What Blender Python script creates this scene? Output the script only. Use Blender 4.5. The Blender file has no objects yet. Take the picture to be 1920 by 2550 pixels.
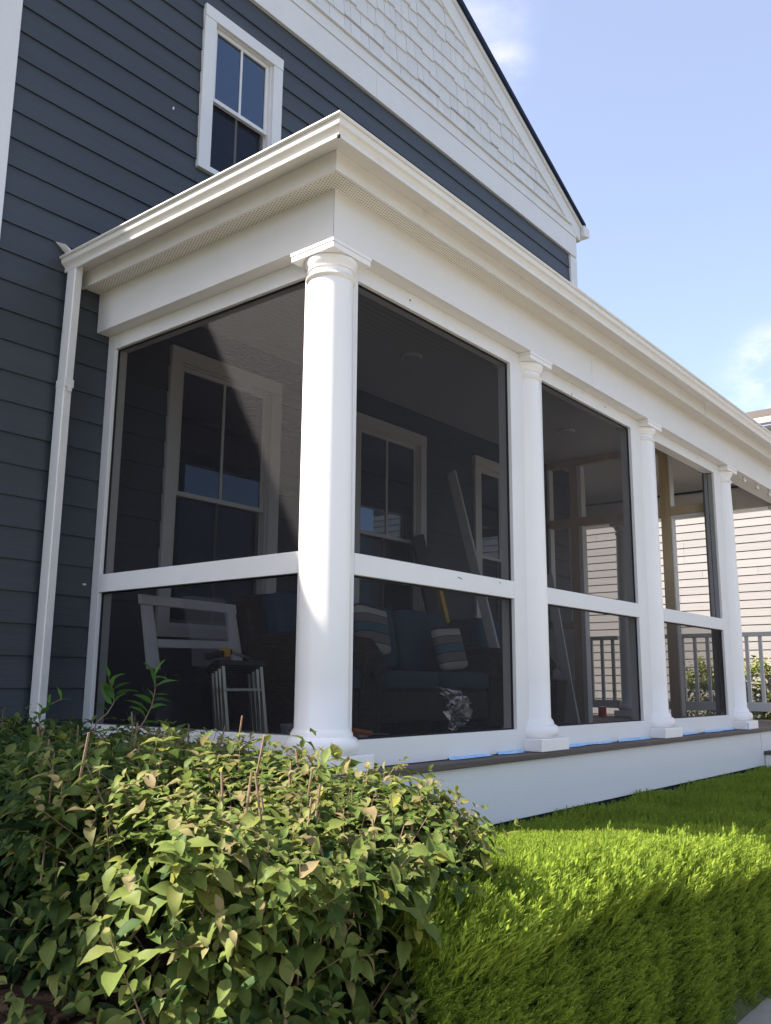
import bpy, math, random
import numpy as np
from mathutils import Vector, Matrix
random.seed(7); rng = np.random.default_rng(7)
SC = bpy.context.scene
COL = SC.collection

# ------------------------------------------------------------------ camera
YAW, PITCH, ROLL = math.radians(38.892), math.radians(10.890), math.radians(0.449)
CAM = Vector((-2.9264, -2.7038, 0.3842))
FPX = 2216.02
fw = Vector((math.cos(YAW)*math.cos(PITCH), math.sin(YAW)*math.cos(PITCH), math.sin(PITCH)))
rt = Vector((math.sin(YAW), -math.cos(YAW), 0)); up = rt.cross(fw)
rt2 = rt*math.cos(ROLL) + up*math.sin(ROLL); up2 = -rt*math.sin(ROLL) + up*math.cos(ROLL)
cd = bpy.data.cameras.new('camera'); cam = bpy.data.objects.new('camera', cd); COL.objects.link(cam)
m = Matrix((( rt2.x, up2.x, -fw.x, CAM.x), (rt2.y, up2.y, -fw.y, CAM.y), (rt2.z, up2.z, -fw.z, CAM.z), (0, 0, 0, 1)))
cam.matrix_world = m
cd.sensor_fit = 'VERTICAL'; cd.sensor_height = 24.0; cd.lens = FPX/2550*24.0
cd.clip_start = 0.05; cd.clip_end = 2000
SC.camera = cam

# ------------------------------------------------------------------ world, sun, exposure
SUN_D = Vector((1.0, -0.72, -1.25)).normalized()          # the way the light travels
to_sun = -SUN_D
SUN_EL = math.asin(to_sun.z); SUN_AZ = math.atan2(to_sun.x, to_sun.y)
w = bpy.data.worlds.new('World'); SC.world = w; w.use_nodes = True
nt = w.node_tree; nt.nodes.clear()
N = nt.nodes.new; L = nt.links.new
sky = N('ShaderNodeTexSky'); sky.sky_type = 'NISHITA'; sky.sun_disc = False
sky.sun_elevation = SUN_EL; sky.sun_rotation = SUN_AZ; sky.air_density = 1.0; sky.dust_density = 2.5; sky.ozone_density = 1.6
SKY_STRENGTH = 0.10
tc = N('ShaderNodeTexCoord')
noise = N('ShaderNodeTexNoise'); noise.inputs['Scale'].default_value = 7.0; noise.inputs['Detail'].default_value = 8.0; noise.inputs['Roughness'].default_value = 0.62
mp = N('ShaderNodeMapping'); mp.inputs['Scale'].default_value = (1.0, 1.0, 1.9)
L(tc.outputs['Generated'], mp.inputs['Vector']); L(mp.outputs['Vector'], noise.inputs['Vector'])
def pix_dir(u, v):
    d = fw*FPX + rt2*(u-960) + up2*(1275-v); return d.normalized()
prev = None
# cloud banks: a direction, an angular size and a weight each; the same noise breaks all of them up
banks = [(pix_dir(1200, 40), .07, .26), (pix_dir(1245, 165), .045, .42), (pix_dir(1960, 960), .085, 1.0),
         (Vector((.2, -1, .5)).normalized(), .35, .7), (Vector((-.8, -.6, .4)).normalized(), .3, .7), (Vector((-.9, .5, .3)).normalized(), .25, .7)]
for d, size, wt in banks:
    dot = N('ShaderNodeVectorMath'); dot.operation = 'DISTANCE'
    nrm = N('ShaderNodeVectorMath'); nrm.operation = 'NORMALIZE'; L(tc.outputs['Generated'], nrm.inputs[0])
    L(nrm.outputs[0], dot.inputs[0]); dot.inputs[1].default_value = d
    mr = N('ShaderNodeMapRange'); mr.interpolation_type = 'SMOOTHSTEP'
    mr.inputs['From Min'].default_value = size; mr.inputs['From Max'].default_value = 0.0
    mr.inputs['To Min'].default_value = 0; mr.inputs['To Max'].default_value = wt
    L(dot.outputs['Value'], mr.inputs['Value'])
    if prev is None: prev = mr.outputs['Result']
    else:
        mx = N('ShaderNodeMath'); mx.operation = 'MAXIMUM'; L(prev, mx.inputs[0]); L(mr.outputs['Result'], mx.inputs[1]); prev = mx.outputs[0]
cl = N('ShaderNodeMapRange'); cl.interpolation_type = 'SMOOTHSTEP'
cl.inputs['From Min'].default_value = 0.40; cl.inputs['From Max'].default_value = 0.72
L(noise.outputs['Fac'], cl.inputs['Value'])
mul = N('ShaderNodeMath'); mul.operation = 'MULTIPLY'; L(prev, mul.inputs[0]); L(cl.outputs['Result'], mul.inputs[1])
veil = N('ShaderNodeMath'); veil.operation = 'MULTIPLY_ADD'; L(mul.outputs[0], veil.inputs[0]); veil.inputs[1].default_value = .82; veil.inputs[2].default_value = .115      # a thin even veil of high cloud
mixc = N('ShaderNodeMixRGB'); L(veil.outputs[0], mixc.inputs['Fac']); L(sky.outputs['Color'], mixc.inputs['Color1'])
mixc.inputs['Color2'].default_value = (6.3, 5.8, 6.5, 1)
bg = N('ShaderNodeBackground'); bg.inputs['Strength'].default_value = SKY_STRENGTH; L(mixc.outputs['Color'], bg.inputs['Color'])
wo = N('ShaderNodeOutputWorld'); L(bg.outputs[0], wo.inputs['Surface'])
sd = bpy.data.lights.new('sun', 'SUN'); sd.energy = 5.0; sd.angle = math.radians(0.5); sd.color = (1.0, 0.93, 0.82)
so = bpy.data.objects.new('sun', sd); COL.objects.link(so); so.rotation_euler = SUN_D.to_track_quat('-Z', 'Y').to_euler(); so.location = (-20, 15, 30)
SC.view_settings.view_transform = 'Standard'; SC.view_settings.look = 'None'; SC.view_settings.gamma = 1.0
SC.view_settings.use_curve_mapping = False
SC.view_settings.exposure = 1.66
SC.render.engine = 'CYCLES'
SC.cycles.use_denoising = True
SC.cycles.transparent_max_bounces = 24; SC.cycles.max_bounces = 9; SC.cycles.diffuse_bounces = 5

# ------------------------------------------------------------------ materials
def mat(name, col, rough=.6, spec=.4, metal=0., var=0., vscale=3., bump=0., bscale=60., col2=None, fine=0., stretch=None, trans=0., coat=0., dirt=0., dirtcol=(.35,.30,.22)):
    m = bpy.data.materials.new(name); m.use_nodes = True; t = m.node_tree
    b = t.nodes['Principled BSDF']
    b.inputs['Base Color'].default_value = (*col, 1); b.inputs['Roughness'].default_value = rough
    b.inputs['Specular IOR Level'].default_value = spec; b.inputs['Metallic'].default_value = metal
    if coat: b.inputs['Coat Weight'].default_value = coat
    co = t.nodes.new('ShaderNodeTexCoord'); src = co.outputs['Object']
    if stretch:
        mpn = t.nodes.new('ShaderNodeMapping'); mpn.inputs['Scale'].default_value = stretch; t.links.new(src, mpn.inputs['Vector']); src = mpn.outputs['Vector']
    if var or col2:
        n = t.nodes.new('ShaderNodeTexNoise'); n.inputs['Scale'].default_value = vscale; n.inputs['Detail'].default_value = 6; n.inputs['Roughness'].default_value = .65
        t.links.new(src, n.inputs['Vector'])
        mr = t.nodes.new('ShaderNodeMapRange'); mr.inputs['From Min'].default_value = .3; mr.inputs['From Max'].default_value = .7
        t.links.new(n.outputs['Fac'], mr.inputs['Value'])
        c2 = col2 or tuple(c*(1-var) for c in col)
        mx = t.nodes.new('ShaderNodeMixRGB'); mx.inputs['Color1'].default_value = (*col, 1); mx.inputs['Color2'].default_value = (*c2, 1)
        t.links.new(mr.outputs[0], mx.inputs['Fac']); outc = mx.outputs[0]
        if dirt:
            n3 = t.nodes.new('ShaderNodeTexNoise'); n3.inputs['Scale'].default_value = 14; n3.inputs['Detail'].default_value = 9; n3.inputs['Roughness'].default_value = .75
            t.links.new(src, n3.inputs['Vector'])
            r3 = t.nodes.new('ShaderNodeMapRange'); r3.inputs['From Min'].default_value = .56; r3.inputs['From Max'].default_value = .8; r3.inputs['To Max'].default_value = dirt
            t.links.new(n3.outputs['Fac'], r3.inputs['Value'])
            m3 = t.nodes.new('ShaderNodeMixRGB'); t.links.new(r3.outputs[0], m3.inputs['Fac']); t.links.new(outc, m3.inputs['Color1']); m3.inputs['Color2'].default_value = (*dirtcol, 1)
            outc = m3.outputs[0]
        t.links.new(outc, b.inputs['Base Color'])
    if bump:
        n2 = t.nodes.new('ShaderNodeTexNoise'); n2.inputs['Scale'].default_value = bscale; n2.inputs['Detail'].default_value = 5
        t.links.new(src, n2.inputs['Vector'])
        bp = t.nodes.new('ShaderNodeBump'); bp.inputs['Strength'].default_value = bump; bp.inputs['Distance'].default_value = .01
        t.links.new(n2.outputs['Fac'], bp.inputs['Height']); t.links.new(bp.outputs[0], b.inputs['Normal'])
    return m

WHITE = mat('white_trim_paint', (.73, .715, .705), .42, .45, var=.07, vscale=2.5, bump=.06, bscale=40, dirt=.17)
WHITE_COL = mat('white_column_paint', (.82, .80, .79), .32, .5, var=.03, vscale=4, bump=.03, bscale=25, dirt=.06)
VINYL = mat('white_aluminium', (.72, .70, .675), .30, .5, var=.07, vscale=6, dirt=.30, dirtcol=(.30,.25,.18), coat=.15)
ROUGHWHITE = mat('white_board_paint', (.74, .73, .725), .55, .35, var=.05, vscale=3, bump=.10, bscale=90, stretch=(.2,1,1))
SHAKE = mat('white_shake_paint', (.70, .69, .69), .6, .3, var=.06, vscale=5, bump=.35, bscale=40, stretch=(9,1,.7))
NAVY = mat('blue_grey_siding_paint', (.047, .055, .065), .5, .4, col2=(.038, .046, .055), vscale=2.2, bump=.22, bscale=16, stretch=(.35,1,5), dirt=.12, dirtcol=(.12,.13,.14))
GLASS = mat('window_glass', (.010, .012, .016), .015, .9)
GLASS.node_tree.nodes['Principled BSDF'].inputs['IOR'].default_value = 1.75; GLASS.node_tree.nodes['Principled BSDF'].inputs['Specular Tint'].default_value = (.52, .72, 1.0, 1)
SHEATH = mat('dark_sheathing', (.03, .035, .045), .8)
ROOFM = mat('dark_roof_shingle', (.022, .032, .065), .85, .2, var=.4, vscale=14, bump=.5, bscale=60)
ROOFB = mat('brown_roof_shingle', (.11, .09, .077), .85, .2, col2=(.06, .05, .043), vscale=9, bump=.5, bscale=30, stretch=(3, .6, 3))
DECK = mat('dark_deck_board', (.105, .080, .068), .55, .35, col2=(.075, .056, .048), vscale=5, bump=.25, bscale=50, stretch=(.15, 2, 2))
CEIL = mat('ceiling_paint', (.44, .42, .405), .55, .3)
def add_grooves(m, period, axis='Y'):
    t = m.node_tree; b = t.nodes['Principled BSDF']; co = t.nodes.new('ShaderNodeTexCoord'); sx = t.nodes.new('ShaderNodeSeparateXYZ')
    t.links.new(co.outputs['Object'], sx.inputs[0])
    a = t.nodes.new('ShaderNodeMath'); a.operation = 'PINGPONG'; a.inputs[1].default_value = period/2; t.links.new(sx.outputs[axis], a.inputs[0])
    r = t.nodes.new('ShaderNodeMapRange'); r.inputs['From Max'].default_value = .006; t.links.new(a.outputs[0], r.inputs['Value'])
    bp = t.nodes.new('ShaderNodeBump'); bp.inputs['Strength'].default_value = .8; bp.inputs['Distance'].default_value = .006
    t.links.new(r.outputs[0], bp.inputs['Height']); t.links.new(bp.outputs[0], b.inputs['Normal'])
add_grooves(CEIL, .05)
SOFFIT = mat('perforated_soffit', (.74, .70, .63), .45, .4)
def add_holes(m, pitch=.016, rad=.0036):
    t = m.node_tree; b = t.nodes['Principled BSDF']; co = t.nodes.new('ShaderNodeTexCoord'); sx = t.nodes.new('ShaderNodeSeparateXYZ')
    t.links.new(co.outputs['Object'], sx.inputs[0])
    def mth(op, i0, i1=None):
        n = t.nodes.new('ShaderNodeMath'); n.operation = op
        for k, i in enumerate((i0, i1)):
            if i is None: continue
            if isinstance(i, (int, float)): n.inputs[k].default_value = i
            else: t.links.new(i, n.inputs[k])
        return n.outputs[0]
    # staggered rows of round holes
    row = mth('FLOOR', mth('DIVIDE', sx.outputs['Y'], pitch))
    xs = mth('ADD', mth('DIVIDE', sx.outputs['X'], pitch), mth('MULTIPLY', row, .5))
    fx = mth('SUBTRACT', mth('FRACT', xs), .5); fy = mth('SUBTRACT', mth('FRACT', mth('DIVIDE', sx.outputs['Y'], pitch)), .5)
    d = mth('SQRT', mth('ADD', mth('MULTIPLY', fx, fx), mth('MULTIPLY', fy, fy)))
    inside = mth('LESS_THAN', d, rad/pitch)
    mx = t.nodes.new('ShaderNodeMixRGB'); t.links.new(inside, mx.inputs['Fac']); mx.inputs['Color1'].default_value = b.inputs['Base Color'].default_value
    mx.inputs['Color2'].default_value = (.05, .04, .03, 1); t.links.new(mx.outputs[0], b.inputs['Base Color'])
add_holes(SOFFIT)
LUMBER = mat('raw_pine_lumber', (.54, .42, .28), .65, .3, col2=(.43, .32, .20), vscale=6, bump=.15, bscale=40, stretch=(2, 2, .3))
GREYPOST = mat('grey_post_and_jamb_shade', (.26, .26, .265), .5, .4, var=.1, vscale=4)  # grey timber post, and the shadow grey of the white jamb
NEIGH = mat('pale_siding_paint', (.215, .204, .206), .6, .3, col2=(.198, .188, .190), vscale=1.5, bump=.2, bscale=12, stretch=(1, .3, 5))
WICKER = mat('dark_wicker', (.060, .045, .034), .5, .4)
def add_weave(m, sc=55.):
    t = m.node_tree; b = t.nodes['Principled BSDF']; co = t.nodes.new('ShaderNodeTexCoord')
    mpn = t.nodes.new('ShaderNodeMapping'); mpn.inputs['Rotation'].default_value = (math.radians(90), 0, 0); t.links.new(co.outputs['Object'], mpn.inputs['Vector'])
    mp2 = t.nodes.new('ShaderNodeVectorMath'); mp2.operation = 'ADD'; t.links.new(mpn.outputs[0], mp2.inputs[0])
    sx = t.nodes.new('ShaderNodeSeparateXYZ'); t.links.new(co.outputs['Object'], sx.inputs[0])
    ad = t.nodes.new('ShaderNodeMath'); ad.operation = 'ADD'; t.links.new(sx.outputs['X'], ad.inputs[0]); t.links.new(sx.outputs['Y'], ad.inputs[1])
    cb = t.nodes.new('ShaderNodeCombineXYZ'); t.links.new(ad.outputs[0], cb.inputs['X']); t.links.new(sx.outputs['Z'], cb.inputs['Y'])
    bt = t.nodes.new('ShaderNodeTexBrick'); bt.inputs['Scale'].default_value = 1.0; bt.inputs['Brick Width'].default_value = .036; bt.inputs['Row Height'].default_value = .012; bt.inputs['Mortar Size'].default_value = .0022; bt.inputs['Mortar Smooth'].default_value = .8
    bt.inputs['Color1'].default_value = (.085, .066, .052, 1); bt.inputs['Color2'].default_value = (.050, .037, .028, 1); bt.inputs['Mortar'].default_value = (.012, .009, .007, 1)
    t.links.new(cb.outputs[0], bt.inputs['Vector']); t.links.new(bt.outputs['Color'], b.inputs['Base Color'])
    bp = t.nodes.new('ShaderNodeBump'); bp.inputs['Strength'].default_value = 1.0; bp.inputs['Distance'].default_value = .006; bp.invert = True
    t.links.new(bt.outputs['Fac'], bp.inputs['Height']); t.links.new(bp.outputs[0], b.inputs['Normal'])
add_weave(WICKER)
BLUEFAB = mat('blue_outdoor_fabric', (.058, .108, .160), .85, .2, var=.15, vscale=8, bump=.15, bscale=300)
STEEL = mat('brushed_steel', (.62, .61, .59), .28, .5, metal=1., var=.1, vscale=20)
FOIL = mat('crinkled_silver_film', (.75, .74, .73), .22, .5, metal=1., var=.3, vscale=9, bump=.8, bscale=45)
BLACKP = mat('black_plastic', (.012, .012, .014), .3, .5, bump=.4, bscale=14)
YELLOW = mat('yellow_plastic', (.75, .42, .03), .45, .5)
ORANGE = mat('orange_plastic', (.60, .15, .04), .5, .5)
REDP = mat('red_plastic', (.55, .03, .03), .4, .5)
CAN = mat('grey_paint_can', (.22, .25, .30), .35, .5, metal=.4, col2=(.40, .41, .42), vscale=16)
TAPE = mat('blue_masking_tape', (.17, .42, .72), .6, .3, col2=(.50, .62, .75), vscale=14)
BULB = mat('clear_bulb', (.75, .72, .66), .1, .6)
WIRE = mat('white_wire', (.6, .58, .55), .5)
DARKWOOD = mat('dark_plank', (.05, .045, .045), .6, .3)
def stripes(name, bands):
    m = bpy.data.materials.new(name); m.use_nodes = True; t = m.node_tree; b = t.nodes['Principled BSDF']; b.inputs['Roughness'].default_value = .85
    co = t.nodes.new('ShaderNodeTexCoord'); sx = t.nodes.new('ShaderNodeSeparateXYZ'); t.links.new(co.outputs['Generated'], sx.inputs[0])
    cr = t.nodes.new('ShaderNodeValToRGB'); cr.color_ramp.interpolation = 'CONSTANT'
    e = cr.color_ramp.elements
    while len(e) < len(bands): e.new(.5)
    for k, (p, c) in enumerate(bands): e[k].position = p; e[k].color = (*c, 1)
    t.links.new(sx.outputs['Z'], cr.inputs['Fac']); t.links.new(cr.outputs[0], b.inputs['Base Color'])
    return m
CRM, NVY, TPE, BLU = (.62, .58, .53), (.03, .045, .075), (.27, .24, .22), (.08, .20, .26)
PILLOW = stripes('striped_pillow_fabric', [(0, CRM), (.15, NVY), (.165, TPE), (.36, NVY), (.385, BLU), (.56, NVY), (.575, TPE), (.74, NVY), (.755, CRM), (.92, NVY)])

def screen_mat():
    m = bpy.data.materials.new('insect_screen_mesh'); m.use_nodes = True; t = m.node_tree; t.nodes.clear()
    o = t.nodes.new('ShaderNodeOutputMaterial'); mix = t.nodes.new('ShaderNodeMixShader')
    tr = t.nodes.new('ShaderNodeBsdfTransparent'); di = t.nodes.new('ShaderNodeBsdfPrincipled'); di.inputs['Roughness'].default_value = .55
    di.inputs['Base Color'].default_value = (.019, .018, .021, 1); di.inputs['Specular IOR Level'].default_value = .10
    co = t.nodes.new('ShaderNodeTexCoord')
    def nz(scale, st):
        mpn = t.nodes.new('ShaderNodeMapping'); mpn.inputs['Scale'].default_value = st; t.links.new(co.outputs['Object'], mpn.inputs['Vector'])
        n = t.nodes.new('ShaderNodeTexNoise'); n.inputs['Scale'].default_value = scale; n.inputs['Detail'].default_value = 2; n.inputs['Roughness'].default_value = .6
        t.links.new(mpn.outputs[0], n.inputs['Vector']); return n.outputs['Fac']
    a, b = nz(210, (1, 1, .22)), nz(210, (.3, .3, 1.))     # warp and weft irregularity
    ad = t.nodes.new('ShaderNodeMath'); ad.operation = 'ADD'; t.links.new(a, ad.inputs[0]); t.links.new(b, ad.inputs[1])
    bp = t.nodes.new('ShaderNodeBump'); bp.inputs['Strength'].default_value = .8; bp.inputs['Distance'].default_value = .005
    t.links.new(ad.outputs[0], bp.inputs['Height']); t.links.new(bp.outputs[0], di.inputs['Normal'])
    mix.inputs['Fac'].default_value = .60
    t.links.new(tr.outputs[0], mix.inputs[1]); t.links.new(di.outputs[0], mix.inputs[2]); t.links.new(mix.outputs[0], o.inputs['Surface'])
    return m
SCREEN = screen_mat()

def leaf_mat(name, ramp, rough=.55, trans=.42, spec=.22):
    m = bpy.data.materials.new(name); m.use_nodes = True; t = m.node_tree; t.nodes.clear()
    o = t.nodes.new('ShaderNodeOutputMaterial'); pb = t.nodes.new('ShaderNodeBsdfPrincipled'); tl = t.nodes.new('ShaderNodeBsdfTranslucent'); mx = t.nodes.new('ShaderNodeMixShader')
    at = t.nodes.new('ShaderNodeAttribute'); at.attribute_name = 'tint'
    cr = t.nodes.new('ShaderNodeValToRGB'); e = cr.color_ramp.elements
    while len(e) < len(ramp): e.new(.5)
    for k, (p, c) in enumerate(ramp): e[k].position = p; e[k].color = (*c, 1)
    t.links.new(at.outputs['Fac'], cr.inputs['Fac'])
    co = t.nodes.new('ShaderNodeTexCoord'); n = t.nodes.new('ShaderNodeTexNoise'); n.inputs['Scale'].default_value = 40; n.inputs['Detail'].default_value = 4; t.links.new(co.outputs['Object'], n.inputs['Vector'])
    hs = t.nodes.new('ShaderNodeMixRGB'); hs.blend_type = 'MULTIPLY'; hs.inputs['Fac'].default_value = .5
    rr = t.nodes.new('ShaderNodeMapRange'); rr.inputs['From Min'].default_value = .3; rr.inputs['From Max'].default_value = .7; rr.inputs['To Min'].default_value = .6; rr.inputs['To Max'].default_value = 1.15
    t.links.new(n.outputs['Fac'], rr.inputs['Value']); t.links.new(cr.outputs[0], hs.inputs['Color1']); t.links.new(rr.outputs[0], hs.inputs['Color2'])
    t.links.new(hs.outputs[0], pb.inputs['Base Color']); t.links.new(hs.outputs[0], tl.inputs['Color'])
    pb.inputs['Roughness'].default_value = rough; pb.inputs['Specular IOR Level'].default_value = spec
    mx.inputs['Fac'].default_value = trans; t.links.new(pb.outputs[0], mx.inputs[1]); t.links.new(tl.outputs[0], mx.inputs[2]); t.links.new(mx.outputs[0], o.inputs['Surface'])
    return m
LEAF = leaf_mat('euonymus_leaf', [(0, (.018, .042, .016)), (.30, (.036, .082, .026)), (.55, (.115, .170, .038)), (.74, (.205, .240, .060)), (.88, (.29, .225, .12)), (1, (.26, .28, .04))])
SHOOT = leaf_mat('fresh_shoot_leaf', [(0, (.05, .13, .03)), (1, (.13, .26, .05))], .4, .4)
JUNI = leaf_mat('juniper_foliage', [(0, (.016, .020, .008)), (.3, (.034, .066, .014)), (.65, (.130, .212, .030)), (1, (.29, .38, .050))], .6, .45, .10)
GCOV = leaf_mat('creeping_juniper_foliage', [(0, (.012, .018, .008)), (.3, (.030, .075, .014)), (.65, (.065, .150, .024)), (1, (.12, .24, .035))], .6, .25, .2)
FARL = leaf_mat('golden_shrub_leaf', [(0, (.03, .05, .015)), (.5, (.12, .17, .03)), (1, (.50, .46, .13))], .5, .3)
STEM = mat('woody_stem', (.16, .105, .070), .7, .2, col2=(.26, .18, .12), vscale=40)
BARK = mat('bark_mulch_chip', (.060, .038, .026), .9, .1, col2=(.10, .065, .045), vscale=30)
SOIL = mat('soil', (.045, .030, .022), .95, .1, col2=(.03, .02, .015), vscale=8, bump=.6, bscale=40)
CONC = mat('concrete', (.34, .31, .27), .8, .2, var=.18, vscale=3, bump=.3, bscale=80)
LAWN = mat('lawn_grass', (.065, .080, .030), .9, .1, col2=(.09, .095, .042), vscale=4, bump=.8, bscale=90)
ASPH = mat('asphalt', (.055, .055, .057), .9, .2, var=.3, vscale=30, bump=.3, bscale=120)
BRICK = mat('brick_wall', (.26, .15, .12), .9, .2, var=.3, vscale=12)

def vary(m, amt):
    """a slightly different batch of paint on every board"""
    t = m.node_tree; b = t.nodes['Principled BSDF']; src = b.inputs['Base Color'].links[0].from_socket
    oi = t.nodes.new('ShaderNodeObjectInfo'); r = t.nodes.new('ShaderNodeMapRange'); r.inputs['To Min'].default_value = 1-amt; r.inputs['To Max'].default_value = 1+amt
    mu = t.nodes.new('ShaderNodeVectorMath'); mu.operation = 'SCALE'; t.links.new(oi.outputs['Random'], r.inputs['Value']); t.links.new(src, mu.inputs[0]); t.links.new(r.outputs[0], mu.inputs['Scale'])
    t.links.new(mu.outputs[0], b.inputs['Base Color'])
vary(NAVY, .07); vary(SHAKE, .035); vary(NEIGH, .05); vary(DECK, .15); vary(ROUGHWHITE, .02)
# ------------------------------------------------------------------ builders
BASE = {}
def tag(o, label=None, cat=None, group=None, kind=None):
    if label: o['label'] = label
    if cat: o['category'] = cat
    if group: o['group'] = group
    if kind: o['kind'] = kind
    return o
def thing(name, label, cat, loc=(0, 0, 0), group=None):
    o = bpy.data.objects.new(name, None); COL.objects.link(o); o.location = loc; o.empty_display_size = .2
    BASE[o.name] = Vector(loc); return tag(o, label, cat, group)
def base_of(o):
    return BASE.get(o.name, Vector((0, 0, 0))) if o else Vector((0, 0, 0))
class MB:
    def __init__(s): s.v = []; s.f = []
    def add(s, vs, fs):
        n = len(s.v); s.v += [tuple(v) for v in vs]; s.f += [tuple(i+n for i in f) for f in fs]; return s
    def box(s, x0, x1, y0, y1, z0, z1):
        return s.add([(x0,y0,z0),(x1,y0,z0),(x1,y1,z0),(x0,y1,z0),(x0,y0,z1),(x1,y0,z1),(x1,y1,z1),(x0,y1,z1)],
                     [(0,3,2,1),(4,5,6,7),(0,1,5,4),(1,2,6,5),(2,3,7,6),(3,0,4,7)])
    def bar(s, a, b, w, t, upv=(0, 0, 1)):
        a, b = Vector(a), Vector(b); d = (b-a).normalized(); u = Vector(upv); x = d.cross(u)
        if x.length < 1e-4: x = d.cross(Vector((1, 0, 0)))
        x.normalize(); y = x.cross(d).normalized()
        vs = []
        for p in (a, b):
            for sx, sy in ((-1,-1),(1,-1),(1,1),(-1,1)): vs.append(p + x*sx*w/2 + y*sy*t/2)
        return s.add(vs, [(0,3,2,1),(4,5,6,7),(0,1,5,4),(1,2,6,5),(2,3,7,6),(3,0,4,7)])
    def loft(s, loops, close=True, caps=True):
        k = len(loops[0]); n = len(s.v)
        for lp in loops: s.v += [tuple(p) for p in lp]
        for i in range(len(loops)-1):
            for j in range(k if close else k-1):
                j2 = (j+1) % k
                s.f.append((n+i*k+j, n+i*k+j2, n+(i+1)*k+j2, n+(i+1)*k+j))
        if caps and close:
            s.f.append(tuple(n+j for j in reversed(range(k)))); s.f.append(tuple(n+(len(loops)-1)*k+j for j in range(k)))
        return s
    def lathe(s, c, prof, n=40):
        loops = [[(c[0]+r*math.cos(2*math.pi*j/n), c[1]+r*math.sin(2*math.pi*j/n), c[2]+z) for j in range(n)] for r, z in prof]
        return s.loft(loops)
    def tube(s, pts, r, n=8, taper=None):
        pts = [Vector(p) for p in pts]; loops = []
        for i, p in enumerate(pts):
            d = (pts[min(i+1, len(pts)-1)] - pts[max(i-1, 0)]).normalized()
            x = d.cross(Vector((0, 0, 1)));  x = x if x.length > 1e-3 else d.cross(Vector((1, 0, 0)))
            x.normalize(); y = x.cross(d)
            rr = r if taper is None else r + (taper-r)*i/(len(pts)-1)
            loops.append([p + x*rr*math.cos(2*math.pi*j/n) + y*rr*math.sin(2*math.pi*j/n) for j in range(n)])
        return s.loft(loops)
    def build(s, name, material, parent=None, smooth=None, bevel=0., kind=None, segs=2):
        b = base_of(parent)
        me = bpy.data.meshes.new(name); me.from_pydata([(x-b.x, y-b.y, z-b.z) for x, y, z in s.v], [], s.f); me.update()
        import bmesh as _bm
        bm = _bm.new(); bm.from_mesh(me); _bm.ops.recalc_face_normals(bm, faces=bm.faces); bm.to_mesh(me); bm.free()
        o = bpy.data.objects.new(name, me); COL.objects.link(o); me.materials.append(material)
        if parent: o.parent = parent; BASE[o.name] = b
        if bevel:
            md = o.modifiers.new('bevel', 'BEVEL'); md.width = bevel; md.segments = segs; md.limit_method = 'ANGLE'; md.angle_limit = math.radians(40)
        if smooth is not None:
            me.shade_smooth(); me.set_sharp_from_angle(angle=math.radians(smooth))
        if kind: o['kind'] = kind
        return o
def arr_mesh(name, V, F, tint=None):
    me = bpy.data.meshes.new(name); V = np.asarray(V, np.float32); F = np.asarray(F, np.int32)
    me.vertices.add(len(V)); me.vertices.foreach_set('co', V.ravel()); me.loops.add(F.size); me.loops.foreach_set('vertex_index', F.ravel())
    me.polygons.add(len(F)); me.polygons.foreach_set('loop_start', np.arange(0, F.size, 3, dtype=np.int32))
    me.update(calc_edges=True)
    if tint is not None:
        a = me.attributes.new('tint', 'FLOAT', 'POINT'); a.data.foreach_set('value', np.asarray(tint, np.float32))
    me.polygons.foreach_set('use_smooth', np.ones(len(F), bool)); return me
def scatter(tv, tf, tt, M, T, tint_off):
    """copies of a template (verts, tris, per-vertex tint) under N 3x3 matrices and offsets"""
    n = len(T); V = np.einsum('nij,kj->nki', M, tv) + T[:, None, :]
    F = tf[None] + (np.arange(n)*len(tv))[:, None, None]
    t = np.clip(tt[None] + tint_off[:, None], 0, 1)
    return V.reshape(-1, 3), F.reshape(-1, 3), t.ravel()
def frame_from(d, roll):
    """N matrices whose z column is d, spun by roll about it"""
    d = d/np.linalg.norm(d, axis=1, keepdims=True)
    ref = np.where(np.abs(d[:, 2:3]) > .95, np.array([[1., 0, 0]]), np.array([[0, 0, 1.]]))
    x = np.cross(ref, d); x /= np.linalg.norm(x, axis=1, keepdims=True); y = np.cross(d, x)
    c, s = np.cos(roll)[:, None], np.sin(roll)[:, None]
    return np.stack([x*c+y*s, -x*s+y*c, d], axis=2)
def img(P):
    """pixel position (771 wide) and depth of points, used only to choose which leaves show largest"""
    d = np.asarray(P) - np.array(CAM); z = d @ np.array(fw)
    return (960 + FPX*(d @ np.array(rt2))/z)*.40156, (1275 - FPX*(d @ np.array(up2))/z)*.40156, z

# ------------------------------------------------------------------ ground
GZ = -0.95
def ground_z(x, y):
    t = min(max((y + 1.42)/.40, 0), 1); t = t*t*(3-2*t)        # a short bank behind the hedge up to the planting level
    return GZ - .015 + t*.535
gm = MB()
xs = [-300, -80, -30, -15] + list(np.arange(-10, 16.01, .5)) + [20, 30, 60, 120, 400]
ys = [-300, -100, -40, -20, -12, -8, -5, -3.2] + list(np.arange(-3, 3.01, .1)) + [5, 10, 20, 50, 120, 300]
gm.v = [(x, y, ground_z(x, y)) for y in ys for x in xs]; nx = len(xs)
gm.f = [(j*nx+i, j*nx+i+1, (j+1)*nx+i+1, (j+1)*nx+i) for j in range(len(ys)-1) for i in range(nx-1)]
tag(gm.build('ground', LAWN, smooth=60), 'green lawn and planted ground around the house', 'ground', kind='structure')
walk = thing('sidewalk', 'pale concrete sidewalk in front of the juniper hedge', 'sidewalk'); walk['kind'] = 'structure'
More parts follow.
